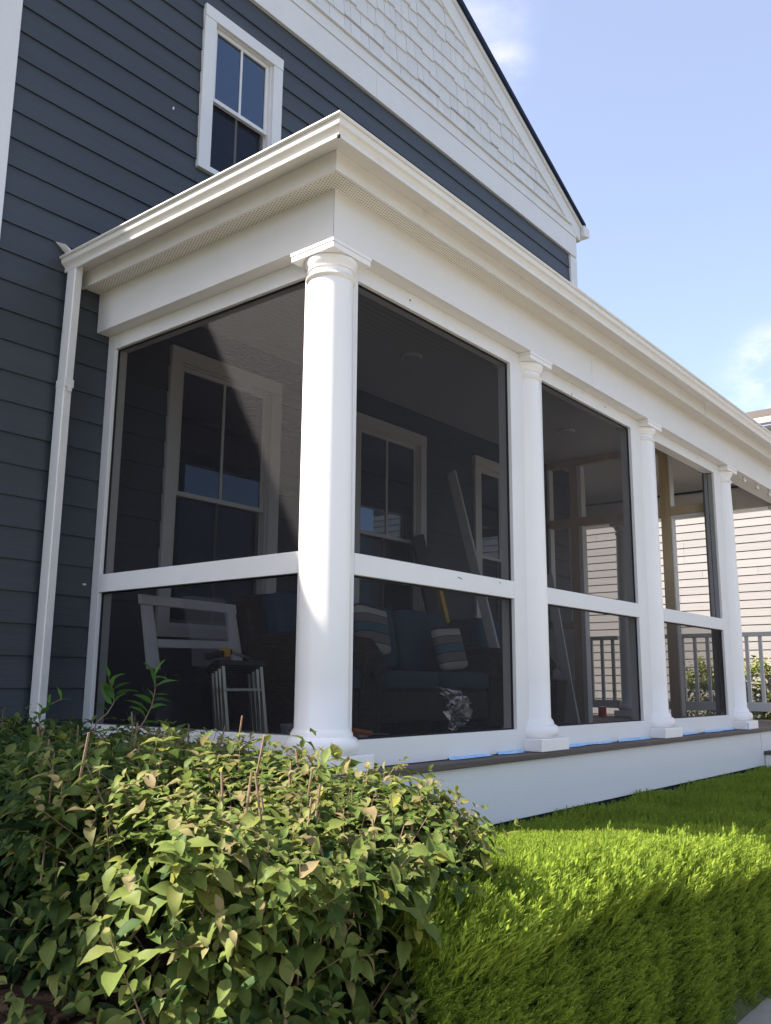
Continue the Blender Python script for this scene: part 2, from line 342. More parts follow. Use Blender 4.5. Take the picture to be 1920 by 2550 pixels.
for k in range(-9, 14):
    MB().box(k*1.4+.004, (k+1)*1.4-.004, -3.2, -1.37, GZ-.10, GZ+.012+random.uniform(-.001, .001)).build('slab', CONC, walk, bevel=.006)
tag(MB().box(-200, 200, -14, -7, GZ-.3, GZ+.0).build('road', ASPH), 'grey asphalt road across the front lawn', 'road', kind='structure')
dw = thing('bounce_paving', 'unseen pale concrete paving added beyond the sidewalk to bounce light', 'bounce_paving'); dw['kind'] = 'structure'  # unseen paving added to throw warm light up at the porch
for k in range(-5, 6):
    for j in range(2): MB().box(k*2.2+.006, (k+1)*2.2-.006, -7+j*1.9+.006, -5.1+j*1.9-.006, GZ-.1, GZ+.010).build('slab', CONC, dw, bevel=.008)
bed = MB(); bed.v = [(x, y, ground_z(x, y)+.02+.015*math.sin(9*x+5*y)) for y in np.arange(-1.2, 1.81, .1) for x in np.arange(-2.6, -.1, .1)]
nxx = len(np.arange(-2.6, -.1, .1)); nyy = len(np.arange(-1.2, 1.81, .1))
bed.f = [(j*nxx+i, j*nxx+i+1, (j+1)*nxx+i+1, (j+1)*nxx+i) for j in range(nyy-1) for i in range(nxx-1)]
tag(bed.build('planting_bed', SOIL, smooth=60), 'dark brown soil bed under the shrubs', 'soil', kind='structure')

# ------------------------------------------------------------------ house
D = 1.835
house = thing('house', 'two storey house with blue grey lap siding and white shake gable', 'house', (2.735, 6, -.66))
XL, XR = -.86, 6.33
def rk(x): return 7.272 - .488*(abs(x-2.735) + 2.735 - 3.655)          # underside of the roof along the gable
hb = MB(); pz = rk(XR)
prof = [(XL+.03, -.6), (XR-.03, -.6), (XR-.03, pz-.05), (2.735, rk(2.735)-.05), (XL+.03, pz-.05)]
hb.loft([[(x, D+.105, z) for x, z in prof], [(x, 13, z) for x, z in prof]])
hb.build('wall', SHEATH, house)
# windows -----------------------------------------------------------
def window(x0, x1, z0, z1, gx0, gx1, gz0, gz1, m0, m1, mx, sill=True):
    c = MB(); yf = D-.024; yb = D+.05
    c.box(x0, gx0-.045, yf, yb, z0, z1-.095)                # side casings
    c.box(gx1+.045, x1, yf, yb, z0, z1-.095)
    c.box(x0, x1, yf-.004, yb, z1-.095, z1)                 # head casing
    c.box(gx0-.045, gx1+.045, yf, yb, z0, gz0-.045)         # apron
    o = c.build('window', WHITE, house, bevel=.003)
    def frm(a0, a1, b0, b1, yf, yb, w, wt=None):
        f = MB(); wt = wt or w
        f.box(a0, a0+w, yf, yb, b0, b1); f.box(a1-w, a1, yf, yb, b0, b1); f.box(a0+w, a1-w, yf, yb, b1-wt, b1); f.box(a0+w, a1-w, yf, yb, b0, b0+w); return f
    frm(gx0-.045, gx1+.045, gz0-.045, gz1+.045, D+.0, D+.10, .014).build('jamb', WHITE, o, bevel=.002)
    frm(gx0-.031, gx1+.031, m0, gz1+.031, D+.018, D+.05, .031, .031).build('sash', WHITE, o, bevel=.003)
    frm(gx0-.031, gx1+.031, gz0-.031, m1, D+.05, D+.082, .031, .031).build('sash', WHITE, o, bevel=.003)
    MB().box(gx0, gx1, D+.030, D+.036, m0+.031, gz1).build('pane', GLASS, o)
    MB().box(gx0, gx1, D+.062, D+.068, gz0, m1-.031).build('pane', GLASS, o)
    MB().box(mx-.009, mx+.009, D+.022, D+.030, m0+.031, gz1).build('muntin', WHITE, o)
    MB().box(mx-.009, mx+.009, D+.054, D+.062, gz0, m1-.031).build('muntin', WHITE, o)
    MB().add([(gx0-.02, D+.047, gz0-.02), (gx1+.02, D+.047, gz0-.02), (gx1+.02, D+.047, m0-.002), (gx0-.02, D+.047, m0-.002)], [(0, 1, 2, 3)]).build('half_screen', SCREEN, o)
    return (x0, x1, z0, z1)
holes = [window(.587, 1.358, 3.877, 5.160, .735, 1.217, 3.965, 5.03, 4.468, 4.545, .975),
         window(.460, 1.455, .655, 2.535, .595, 1.312, .77, 2.40, 1.560, 1.622, .952),
         window(2.250, 3.245, .655, 2.535, 2.40, 3.12, .77, 2.40, 1.560, 1.622, 2.746),
         window(4.030, 5.025, .655, 2.535, 4.18, 4.895, .77, 2.40, 1.560, 1.622, 4.53)]
# lap siding: each course a row of boards, butted at joints and round the windows
EXP = .1709; ZS = 4.104
def lap(x0, x1, z0, z1):
    yo = D-.004
    p = [(yo, z0), (D+.03, z0), (D+.03, z1+.03), (yo+.013, z1+.03)]
    return [[(x, y, z) for y, z in p] for x in (x0, x1)]
k = -28
while True:
    z0 = ZS + k*EXP
    if z0 > 5.46: break
    z1 = min(z0+EXP, 5.48)
    segs = [(-.733, 6.18)]
    for hx0, hx1, hz0, hz1 in holes:
        if z1+.0 > hz0+.005 and z0 < hz1-.005:
            ns = []
            for a, b in segs:
                if hx1 <= a or hx0 >= b: ns.append((a, b))
                else:
                    if hx0-a > .02: ns.append((a, hx0))
                    if b-hx1 > .02: ns.append((hx1, b))
            segs = ns
    for hx0, hx1, hz0, hz1 in holes:                       # slips above a head and below a sill
        if z0+.012 < hz0 < z1: MB().loft(lap(hx0+.0012, hx1-.0012, z0, hz0-.03)).build('siding_board', NAVY, house)
        if z0 < hz1 < z1-.012: MB().loft([[(x, y, z) for y, z in ((D-.002, hz1+.001), (D+.03, hz1+.001), (D+.03, z1+.03), (D+.009, z1+.03))] for x in (hx0+.0012, hx1-.0012)]).build('siding_board', NAVY, house)
    for a, b in segs:
        cuts = [a]
        while b - cuts[-1] > 3.7: cuts.append(cuts[-1] + random.uniform(2.6, 3.5))
        cuts.append(b)
        for c0, c1 in zip(cuts[:-1], cuts[1:]):
            MB().loft(lap(c0+.0012, c1-.0012, z0, z1)).build('siding_board', NAVY, house)
    k += 1
sb = MB()                                                # the side wall round the left corner carries the same siding
for k in range(-26, 11):
    z0 = ZS+k*EXP; sb.loft([[(x, y, z) for x, z in ((XL+.006, z0), (XL+.03, z0), (XL+.03, z0+EXP+.02), (XL+.019, z0+EXP+.02))] for y in (D+.062, 3.44)])
sb.build('siding_board', NAVY, house, kind='stuff')
# white trim
MB().box(-.885, -.733, D-.022, D+.06, -.5, rk(-.8)-.06).build('corner_board', WHITE, house, bevel=.004)
MB().box(6.18, 6.345, D-.022, D+.06, -.5, 5.46).build('corner_board', WHITE, house, bevel=.004)
MB().box(-.733, 2.5, D-.022, D+.04, 5.482, 5.738).build('frieze_board', WHITE, house, bevel=.002)
MB().box(2.503, 6.345, D-.022, D+.04, 5.482, 5.738).build('frieze_board', WHITE, house, bevel=.002)
MB().box(-.733, 6.345, D-.030, D+.04, 5.742, 5.852).build('band_board', WHITE, house, bevel=.003)
MB().box(-.733, 6.2, D-.052, D+.04, 5.856, 5.872).build('drip_cap', WHITE, house, bevel=.002)
# the rake boards, roof edges and the small gutter end at the eave
def slope_prism(xa, xb, za0, za1, zb0, zb1, y0, y1):
    return [[(xa, y, z) for y, z in ((y0, za0), (y1, za0), (y1, za1), (y0, za1))], [(xb, y, z) for y, z in ((y0, zb0), (y1, zb0), (y1, zb1), (y0, zb1))]]
for sgn in (1, -1):
    X = lambda d: 2.735 + sgn*d
    e = 3.60
    MB().loft(slope_prism(X(0), X(e+.1), rk(2.735)-.215, rk(2.735)-.0, rk(X(e+.1))-.185, rk(X(e+.1)), D-.034, D+.03)).build('rake_board', WHITE, house, bevel=.003)
    MB().loft(slope_prism(X(0), X(e+.12), rk(2.735), rk(2.735)+.055, rk(X(e+.12)), rk(X(e+.12))+.05, D-.055, D+.03)).build('fascia', WHITE, house, bevel=.003)
    MB().loft(slope_prism(X(0), X(e+.16), rk(2.735)+.058, rk(2.735)+.14, rk(X(e+.16))+.053, rk(X(e+.16))+.09, D-.085, 13.2)).build('roof', ROOFM, house)
    gx = X(e+.12)
    g = MB(); a, b = sorted((gx, gx+sgn*.15)); zz = rk(gx)
    g.loft([[(a, y, zz-.10), (b, y, zz-.07), (b, y, zz+.045), (a, y, zz+.045)] for y in (D-.08, 13.2)]); g.build('gutter', WHITE, house, bevel=.006)
# individual shakes of the gable: one mesh per width, shared
SW = [.085, .11, .135, .16, .19]; SHM = {}
def shake_mesh(wd, ext):
    key = (wd, ext)
    if key not in SHM:
        t = MB(); z0, z1 = -ext, .185
        t.loft([[(x, y, z) for y, z in ((-.019, z0), (.03, z0), (.03, z1), (-.002, z1))] for x in (.0026, wd-.0026)])
        me = bpy.data.meshes.new('shingle'); me.from_pydata(t.v, [], t.f); me.materials.append(SHAKE); SHM[key] = me
    return SHM[key]
count = 0; rest = MB(); row = 0
while 5.872 + row*.1755 < 7.6:
    z0 = 5.872 + row*.1755 - (.02 if row == 0 else 0)
    half = (rk(2.735) - z0 - .05)/.488
    if half < .1: break
    x = 2.735-half
    while x < 2.735+half:
        wd = random.choice(SW); ext = 0.0 if row == 0 else random.choice((0, 0, .022, .026))
        if x > 1.25 and z0 < 7.35 and count < 296:
            o = bpy.data.objects.new('shingle', shake_mesh(wd, ext)); COL.objects.link(o); o.parent = house
            o.location = Vector((x, D-.008+random.uniform(0, .003), z0)) - base_of(house); count += 1
        else:
            rest.loft([[(xx, y, z) for y, z in ((D-.022, z0-ext), (D+.02, z0-ext), (D+.02, z0+.185), (D-.010, z0+.185))] for xx in (x+.0018, x+wd-.0018)])
        x += wd
    row += 1
rest.build('shingle', SHAKE, house, kind='stuff')
# dried paint smears and flecks on the siding
for u, v, w_, h_ in ((211, 1455, .016, .007), (433, 269, .010, .013)):
    r = fw*FPX + rt2*(u-960) + up2*(1275-v); p = CAM + r*((D-.008-CAM.y)/r.y); b = MB(); r_ = random.Random(u)
    ring = [(p.x+w_*(.5+.4*r_.random())*math.cos(a), D-.0065-.002*math.sin(a), p.z+h_*(.5+.5*r_.random())*math.sin(a)) for a in np.linspace(0, 5.7, 9)]
    b.loft([ring, [(x, y+.006, z) for x, y, z in ring]]); b.build('paint_smear', WHITE, house)
# unseen wing added behind on the left, its eave set to shade the porch corner
wx0, wx1, wy0, wy1, wz = -5.5, -1.25, 3.45, 11.0, 6.25
MB().box(wx0, wx1, wy0, wy1, -.6, wz-.1).build('shade_caster_wall', NAVY, house)
MB().loft([[(wx0, wy0-.25, wz-.06), (wx1+.1, wy0-.25, wz-.06), (wx1+.1, wy1+.25, wz-.06), (wx0, wy1+.25, wz-.06)], [(wx0, wy0-.25, wz), (wx1+.1, wy0-.25, wz), (wx1+.1, wy1+.25, wz), (wx0, wy1+.25, wz)],
           [(wx0, wy0+3.6, wz+1.3), (wx1-.2, wy0+3.6, wz+1.3), (wx1-.2, wy1-3.6, wz+1.3), (wx0, wy1-3.6, wz+1.3)]]).build('shade_caster_roof', ROOFM, house)
# the added gabled end, its rake raised leftward to shade the shrub
gp = [(-11.2, -.6), (-5.505, -.6), (-5.505, wz-.07), (-8.35, wz+1.05), (-11.2, wz-.07)]
MB().loft([[(x, y, z) for x, z in gp] for y in (wy0, wy1)]).build('shade_caster_wall', NAVY, house)
for xa, xb, za, zb in ((-5.3, -8.35, wz-.05, wz+1.13), (-11.4, -8.35, wz-.05, wz+1.13)):
    MB().loft([[(xa, y, za-.04), (xb, y, zb-.04), (xb, y, zb+.03), (xa, y, za+.03)] for y in (wy0-.25, wy1+.2)]).build('shade_caster_roof', ROOFM, house)

# ------------------------------------------------------------------ porch
porch = thing('screened_porch', 'white screened front porch with round columns under a guttered roof', 'porch', (3.7, .9, 0))
B = .085; XE = 7.98; YE = 6.0
def P(*a, name, mat_=WHITE, bevel=.003, **k): return MB().box(*a).build(name, mat_, porch, bevel=bevel, **k)
# deck, skirt, steps
y = -.128; nb = 0
while y < D-.02:
    y1 = min(y+.136, D-.02)
    MB().box(-.135, 3.2 if nb % 2 else 4.4, y, y1-.005, -.030, 0).build('deck_board', DECK, porch, bevel=.004)
    MB().box((3.2 if nb % 2 else 4.4)+.004, XE+.14, y, y1-.005, -.030, random.uniform(-.001, 0)).build('deck_board', DECK, porch, bevel=.004)
    y = y1; nb += 1
while y < YE:
    MB().box(XR+.02, XE+.14, y, y+.131, -.030, random.uniform(-.001, 0)).build('deck_board', DECK, porch, bevel=.004); y += .136
MB().box(-.09, 5.852, -.100, -.06, -.335, -.033).build('skirt_board', ROUGHWHITE, porch, bevel=.003)
MB().box(5.856, XE+.09, -.103, -.06, -.345, -.033).build('skirt_board', ROUGHWHITE, porch, bevel=.003)
MB().box(-.105, -.06, -.09, D-.02, -.345, -.033).build('skirt_board', ROUGHWHITE, porch, bevel=.003)
MB().box(-.055, XE+.05, -.055, D-.02, -.42, -.034).build('joist_frame', SHEATH, porch)
MB().box(5.90, 7.3, -.44, -.108, -.235, -.205).build('step_tread', DECK, porch, bevel=.004)
MB().box(5.92, 7.28, -.42, -.108, -.43, -.238).build('step_riser', ROUGHWHITE, porch, bevel=.003)
# columns
CC = .055
SHAFT = [(.128, .148), (.1285, .165), (.122, .175), (.1215, .3), (.1205, .9), (.118, 1.5), (.113, 2.0), (.1075, 2.296)]
def column(cx, cy):
    prof = [(.150, .075), (.160, .082), (.166, .095), (.168, .110), (.166, .126), (.158, .142), (.146, .150), (.140, .152), (.138, .166), (.131, .178), (.1225, .190),
            (.1215, .40), (.1205, .9), (.118, 1.5), (.1135, 2.0), (.1085, 2.288), (.112, 2.292), (.119, 2.296), (.1225, 2.303), (.119, 2.311), (.112, 2.316), (.1075, 2.318),
            (.1070, 2.340), (.1085, 2.343), (.1155, 2.345), (.1155, 2.353), (.117, 2.356), (.125, 2.366), (.130, 2.380), (.131, 2.392)]
    o = MB().lathe((cx, cy, 0), prof, 56).build('column', WHITE_COL, porch, smooth=35)
    a = MB(); a.box(cx-.138, cx+.138, cy-.138, cy+.138, 2.394, 2.422); a.box(cx-.142, cx+.142, cy-.142, cy+.142, 2.4225, 2.4395)
    a.build('abacus', WHITE_COL, o, bevel=.0025)
    MB().box(cx-.167, cx+.167, cy-.167, cy+.167, .002, .075).build('plinth', WHITE_COL, o, bevel=.006, segs=3)
for cx in (.055, 1.897, 3.733, 5.604, 7.86): column(cx, CC)
column(7.86, 2.02); column(7.86, 3.95)
# beams, header, soffit, fascia
MB().loft([[(-B+.0012, -B, z), (2.62, -B, z), (2.62, .14, z), (.1412, .14, z)] for z in (2.44, 2.69)]).build('beam', WHITE, porch, bevel=.002)
MB().box(2.6240, 5.4985, -B, .14, 2.44, 2.69).build('beam', WHITE, porch, bevel=.003)
MB().box(5.5025, XE+.08, -B, .14, 2.44, 2.69).build('beam', WHITE, porch, bevel=.003)
MB().loft([[(-B, -B+.0012, z), (-B, D-.004, z), (.14, D-.004, z), (.14, .1412, z)] for z in (2.44, 2.69)]).build('beam', WHITE, porch, bevel=.002)
MB().box(7.76, XE+.04, .142, YE, 2.44, 2.69).build('beam', VINYL, porch, bevel=.003)
ov, fz0, fz1 = .200, 2.676, 2.768
P(-.205+.001, XE+.2, -ov, -B+.005, 2.687, 2.694, name='soffit', mat_=SOFFIT, bevel=0)
P(-ov, -B+.005, -B+.006, D-.004, 2.687, 2.694, name='soffit', mat_=SOFFIT, bevel=0)
MB().loft([[(x, y, z) for y, z in ((-ov-.012, fz0), (-ov+.004, fz0), (-ov+.004, fz1+.03), (-ov-.012, fz1+.03))] for x in (-ov-.012, 4.546)]).build('fascia', VINYL, porch, bevel=.002)
MB().loft([[(x, y, z) for y, z in ((-ov-.0135, fz0-.002), (-ov+.004, fz0-.002), (-ov+.004, fz1+.03), (-ov-.0135, fz1+.03))] for x in (4.552, XE+.2)]).build('fascia', VINYL, porch, bevel=.002)
MB().loft([[(x, y, z) for x, z in ((-ov-.012, fz0), (-ov+.004, fz0), (-ov+.004, fz1+.03), (-ov-.012, fz1+.03))] for y in (-ov+.005, D-.004)]).build('fascia', VINYL, porch, bevel=.002)
# moulded gutter: one profile swept round the corner
GP = [(.214, 2.775), (.30, 2.752), (.312, 2.738), (.324, 2.738), (.327, 2.752), (.322, 2.757), (.326, 2.768), (.336, 2.778), (.345, 2.784), (.349, 2.792), (.351, 2.802), (.352, 2.812), (.360, 2.812), (.366, 2.818), (.364, 2.826), (.352, 2.826),
      (.346, 2.818), (.340, 2.796), (.318, 2.775), (.30, 2.762), (.222, 2.785), (.222, 2.835), (.214, 2.835)]
gl = [[(-o, D-.006, z) for o, z in GP], [(-o, -o, z) for o, z in GP], [(XE+o, -o, z) for o, z in GP], [(XE+o, YE, z) for o, z in GP]]
gt = MB().loft(gl).build('gutter', VINYL, porch, smooth=28)
ec = MB().loft([[(-o, D-.005, z) for o, z in GP[:16]], [(-o, D-.002, z) for o, z in GP[:16]]]); ec.build('gutter_end_cap', VINYL, gt)
for xa, xb in ((-.10, .86), (1.9, 4.9)): MB().box(xa, xb, -.335, -.225, 2.838, 2.852).build('gutter_guard', VINYL, gt, bevel=.002)
# roof of the porch
ro = .22
MB().loft([[(-ro, -ro, 2.80), (XE+ro, -ro, 2.80), (XE+ro, D-.02, 2.80), (-ro, D-.02, 2.80)], [(-ro-.03, -ro-.03, 2.845), (XE+ro, -ro-.03, 2.845), (XE+ro, D-.02, 2.845), (-ro-.03, D-.02, 2.845)],
           [(1.5, D-.03, 3.28), (6.0, D-.03, 3.28), (6.0, D-.02, 3.28), (1.5, D-.02, 3.28)]]).build('porch_roof', ROOFM, porch)
MB().box(XR+.1, XE+ro, D-.01, YE, 2.80, 2.9).build('porch_roof', ROOFM, porch)
fl = MB(); fl.add([(-.40, D-.006, 2.905), (-.31, D-.006, 2.84), (-.27, D-.006, 2.86), (-.36, D-.05, 2.89), (-.30, D-.05, 2.835), (-.27, D-.05, 2.845)], [(0, 1, 2), (0, 1, 4, 3), (3, 4, 5), (0, 2, 5, 3), (1, 2, 5, 4)])
fl.build('kickout_flashing', WHITE, porch)
# downspout: corrugated rectangular pipe with a coupling band
def spout_loop(x0, x1, y0, y1, z):
    p = [(x0+.01, y0), (x0+.01, y0)]
    pts = [(x0, y0+.006), (x0+.002, y0+.002), (x0+.005, y0)]
    n = 5; wv = (x1-x0-.012)
    for i in range(n):
        a = x0+.006+wv*i/n
        pts += [(a, y0), (a+wv/n*.25, y0+.004), (a+wv/n*.5, y0+.004), (a+wv/n*.75, y0)]
    pts += [(x1-.005, y0), (x1-.002, y0+.002), (x1, y0+.006), (x1, y1), (x0, y1)]
    return [(x, y, z) for x, y in pts]
dsx0, dsx1, dsy0, dsy1 = -.330, -.280, 1.72, 1.803
ds = MB().loft([spout_loop(dsx0-.010, dsx1-.010, dsy0, dsy1, -.42), spout_loop(dsx0-.006, dsx1-.006, dsy0, dsy1, 2.03)]).build('downspout', VINYL, porch, smooth=20)
MB().loft([spout_loop(dsx0-.002, dsx1-.002, dsy0, dsy1, 2.05), spout_loop(dsx0+.008, dsx1+.008, dsy0, dsy1, 2.765)]).build('downspout', VINYL, porch, smooth=20)
MB().box(dsx0-.008, dsx1+.002, dsy0-.005, dsy1+.004, 2.015, 2.065).build('downspout_band', VINYL, ds, bevel=.004)
MB().box(dsx0+.012, dsx1-.012, dsy0-.012, dsy0-.006, 1.99, 2.02).build('downspout_tab', VINYL, ds, bevel=.003)
# header, posts, rails and screens.  F0..F1 is the depth of the framing
HT, M1, M0, S1 = 2.347, .983, .881, .129
F0, F1 = 0.0, .09
def front_bay(xa, xb, upper=True, lower=True):
    MB().box(xa, xb, F0, F1, M0, M1).build('mid_rail', ROUGHWHITE, porch, bevel=.002)
    MB().box(xa, xb, F0, F1, .004, S1).build('sill_rail', ROUGHWHITE, porch, bevel=.002)
    MB().box(xa, xb, F0, F1, HT, 2.4395).build('header', WHITE, porch, bevel=.002)
    for z0, z1, on in ((S1, M0, lower), (M1, HT, upper)):
        if on:
            s = MB().add([(xa, .022, z0), (xb, .022, z0), (xb, .022, z1), (xa, .022, z1)], [(0, 1, 2, 3)]).build('screen', SCREEN, porch)
            sp = MB(); sp.box(xa+.0005, xa+.008, .0235, .033, z0, z1); sp.box(xb-.008, xb-.0005, .0235, .033, z0, z1); sp.box(xa+.008, xb-.008, .0235, .033, z1-.008, z1-.0005); sp.box(xa+.008, xb-.008, .0235, .033, z0+.0005, z0+.008)
            sp.build('screen_spline', BLACKP, s)
bays = [(.197, 1.647), (2.045, 3.449), (3.918, 5.317)]
front_bay(*bays[0]); front_bay(*bays[1]); front_bay(*bays[2], upper=False)
for xa, xb in ((.001, .1965), (1.6475, 1.84), (1.955, 2.0445), (3.4495, 3.68), (3.79, 3.9175)):
    MB().box(xa, xb, F0+.0005, F1, .004, 2.4385).build('post', WHITE, porch, bevel=.002)
MB().box(5.3175, 5.545, F0+.0005, .022, .004, 2.4385).build('post', WHITE, porch, bevel=.002)
MB().box(5.319, 5.36, .024, .062, M1, 2.346).build('post', GREYPOST, porch, bevel=.002)  # this strip and the next: jamb side face, its shadow put into the colour
MB().box(5.325, 5.36, .068, .10, M1, 2.346).build('post', GREYPOST, porch, bevel=.002)
MB().box(.0012, .09, .0905, .176, .004, 2.4385).build('post', WHITE, porch, bevel=.002)
MB().box(.0, .09, D-.076, D-.004, .004, 2.4385).build('post', WHITE, porch, bevel=.002)
ya, yb = .1765, D-.0765
MB().box(.0005, .09, ya, yb, M0, M1).build('mid_rail', ROUGHWHITE, porch, bevel=.002)
MB().box(.0005, .09, ya, yb, .004, S1+.02).build('sill_rail', ROUGHWHITE, porch, bevel=.002)
MB().box(.0005, .09, ya, yb, HT, 2.4395).build('header', WHITE, porch, bevel=.002)
for z0, z1 in ((S1+.02, M0), (M1, HT)):
    s = MB().add([(.022, ya, z0), (.022, yb, z0), (.022, yb, z1), (.022, ya, z1)], [(0, 1, 2, 3)]).build('screen', SCREEN, porch)
    sp = MB(); sp.box(.0235, .033, ya+.0005, ya+.008, z0, z1); sp.box(.0235, .033, yb-.008, yb-.0005, z0, z1); sp.box(.0235, .033, ya+.008, yb-.008, z1-.008, z1-.0005)
    sp.build('screen_spline', BLACKP, s)
HOLE = mat('dark_hole', (.02, .015, .012), .9)
def mark(pts, parent=porch): MB().loft([pts, [(x, y+.003, z) for x, y, z in pts]]).build('wood_split', HOLE, parent)
mark([(1.045, -.0015, .952), (1.085, -.0015, .944), (1.10, -.0015, .940), (1.075, -.0015, .951)])
mark([(1.47, -.0015, .961), (1.495, -.0015, .957), (1.485, -.0015, .963)])
for hx, hz in ((.62, 2.395), (3.0, 2.40), (4.9, 2.40), (2.47, 2.36)): MB().lathe((0, 0, 0), [(.0045, 0), (.0045, .002)], 10); mark([(hx+.005*math.cos(a), -.0015, hz+.006*math.sin(a)) for a in np.linspace(0, 5.6, 8)])
MB().box(-.333, -.322, -.333, -.322, 2.728, 2.741).build('corner_seal', HOLE, gt)
# ceiling
MB().box(.14, XE-.2, .141, D-.006, 2.735, 2.76).build('ceiling', CEIL, porch)
MB().box(XR+.03, XE-.2, D-.004, YE, 2.735, 2.76).build('ceiling', CEIL, porch)
# railing on the far end
rail = thing('porch_railing', 'white balustrade railing along the far end of the porch', 'railing', (7.86, 1, 0))
for y0, y1 in ((.20, 1.87), (2.17, 3.80)):
    MB().box(7.83, 7.89, y0, y1, .95, 1.0).build('top_rail', WHITE, rail, bevel=.004)
    MB().box(7.835, 7.885, y0, y1, .10, .20).build('bottom_rail', WHITE, rail, bevel=.004)
    n = int((y1-y0)/.14)
    for i in range(n):
        yy = y0+(i+.5)*(y1-y0)/n
        MB().box(7.845, 7.875, yy-.019, yy+.019, .20, .95).build('baluster', WHITE, rail)
# unfinished end wall of the screen room
PX0, PX1 = 5.46, 5.55
fr = thing('timber_framing', 'raw pine studs and door header across the end of the screen room', 'framing', (5.5, .9, 0))
def S(y0, y1, z0, z1, name, m_=LUMBER, x0=PX0, x1=PX1): return MB().box(x0, x1, y0, y1, z0, z1).build(name, m_, fr, bevel=.003)
S(.142, D-.006, 2.665, 2.733, 'top_plate')
S(.492, .585, .001, 2.664, 'stud'); S(1.478, 1.565, .001, 2.664, 'stud')
S(.156, .491, 2.015, 2.10, 'header'); S(.586, 1.477, 2.015, 2.10, 'header'); S(1.566, D-.006, 2.015, 2.10, 'header')
S(1.566, D-.006, .96, 1.02, 'rail'); S(1.566, D-.006, .001, .18, 'base_board', ROUGHWHITE)
S(.118, .155, .001, 2.43, 'post', GREYPOST, 5.44, 5.54); S(.092, .110, .001, 2.43, 'post', GREYPOST, 5.47, 5.54); S(.060, .084, .001, 2.43, 'post', DARKWOOD, 5.50, 5.54)
S(.475, .490, 1.02, 2.012, 'door_stop', WHITE); S(.475, .490, .001, 1.0, 'door_stop', WHITE); S(.475, .490, 2.103, 2.66, 'door_stop', WHITE)
S(1.430, 1.476, .001, 2.012, 'door_stop', WHITE); S(1.430, 1.476, 2.103, 2.66, 'door_stop', WHITE)
S(.158, .474, 1.985, 2.012, 'door_stop', WHITE); S(1.567, 1.585, 1.03, 2.01, 'door_stop', WHITE); S(1.800, 1.828, 1.03, 2.66, 'door_stop', WHITE)

# ------------------------------------------------------------------ things on the porch
def superell(c, h, e=.35, n=26, m_=14, puff=0., rot=None):
    """rounded cushion volume: half sizes h, squareness e"""
    b = MB(); sg = lambda v, p: math.copysign(abs(v)**p, v); loops = []
    for i in range(1, m_):
        ph = -math.pi/2 + math.pi*i/m_; lp = []
        for j in range(n):
            th = 2*math.pi*j/n
            v = Vector((h[0]*sg(math.cos(ph), e)*sg(math.cos(th), e), h[1]*sg(math.cos(ph), e)*sg(math.sin(th), e), h[2]*sg(math.sin(ph), e)))
            if puff:
                fx, fz = v.x/h[0], v.z/h[2]; v.y *= 1 - puff*max(fx*fx, fz*fz)
            if rot: v = rot @ v
            lp.append(Vector(c)+v)
        loops.append(lp)
    return b.loft(loops)
def wicker_seat(name, label, cat, x0, x1, yf, yb, ncush, armw=.17, top=.86):
    t = thing(name, label, cat, ((x0+x1)/2, (yf+yb)/2, 0), 'wicker seats on the porch')
    prof = [(yb, .06), (yb+.03, .60), (yb+.06, top-.06), (yb+.03, top-.01), (yb-.04, top), (yb-.11, top-.04), (yb-.15, top-.14), (yb-.17, .66), (yb-.24, .595),
            (yf+.16, .60), (yf+.06, .61), (yf, .585), (yf-.035, .53), (yf-.03, .45), (yf, .36), (yf+.01, .06)]
    for xa, xb in ((x0, x0+armw), (x1-armw, x1)):
        MB().loft([[(x, y, z) for y, z in prof] for x in (xa, xb)]).build('side_panel', WICKER, t, smooth=50, bevel=.02, segs=3)
        MB().tube([((xa+xb)/2, yb-.2, .605), ((xa+xb)/2, yf+.15, .615), ((xa+xb)/2, yf+.02, .60), ((xa+xb)/2, yf-.04, .53), ((xa+xb)/2, yf-.02, .40)], .062, 10).build('armrest', WICKER, t, smooth=60)
    MB().loft([[(x, y, z) for y, z in ((yb-.02, .06), (yb+.028, .06), (yb+.058, top-.05), (yb-.05, top-.05), (yb-.07, .4))] for x in (x0+armw, x1-armw)]).build('back_panel', WICKER, t)
    MB().tube([(x0+armw*.5, yb-.02, top-.03), ((x0+x1)/2, yb-.02, top), (x1-armw*.5, yb-.02, top-.03)], .055, 10).build('back_rail', WICKER, t, smooth=60)
    MB().box(x0+armw, x1-armw, yf+.02, yb-.03, .12, .345).build('seat_frame', WICKER, t, bevel=.02)
    for lx in (x0+.06, x1-.06):
        for ly in (yf+.05, yb-.04): MB().box(lx-.025, lx+.025, ly-.025, ly+.025, .0, .06).build('leg', WICKER, t)
    wcu = (x1-x0-2*armw)/ncush
    for i in range(ncush):
        xm = x0+armw+wcu*(i+.5)
        superell((xm, (yf+yb)/2-.05, .405), (wcu/2-.006, (yb-yf)/2-.02, .066), .28).build('seat_cushion', BLUEFAB, t, smooth=60)
        superell((xm, yb-.16, .70), (wcu/2-.006, .085, .235), .34, rot=Matrix.Rotation(math.radians(-9), 3, 'X')).build('back_cushion', BLUEFAB, t, smooth=60)
    return t
wicker_seat('wicker_armchair', 'dark wicker armchair with blue cushions behind the corner column', 'armchair', .74, 1.37, .82, 1.44, 1, .14, .89)
wicker_seat('wicker_loveseat', 'dark wicker loveseat with two blue seat cushions and striped pillows', 'loveseat', 1.41, 3.20, 1.0, 1.62, 2, .24, .89)
wicker_seat('wicker_armchair', 'dark wicker armchair with curved back beside the leaning white board', 'armchair', 3.26, 3.95, 1.02, 1.62, 1, .16, .89)
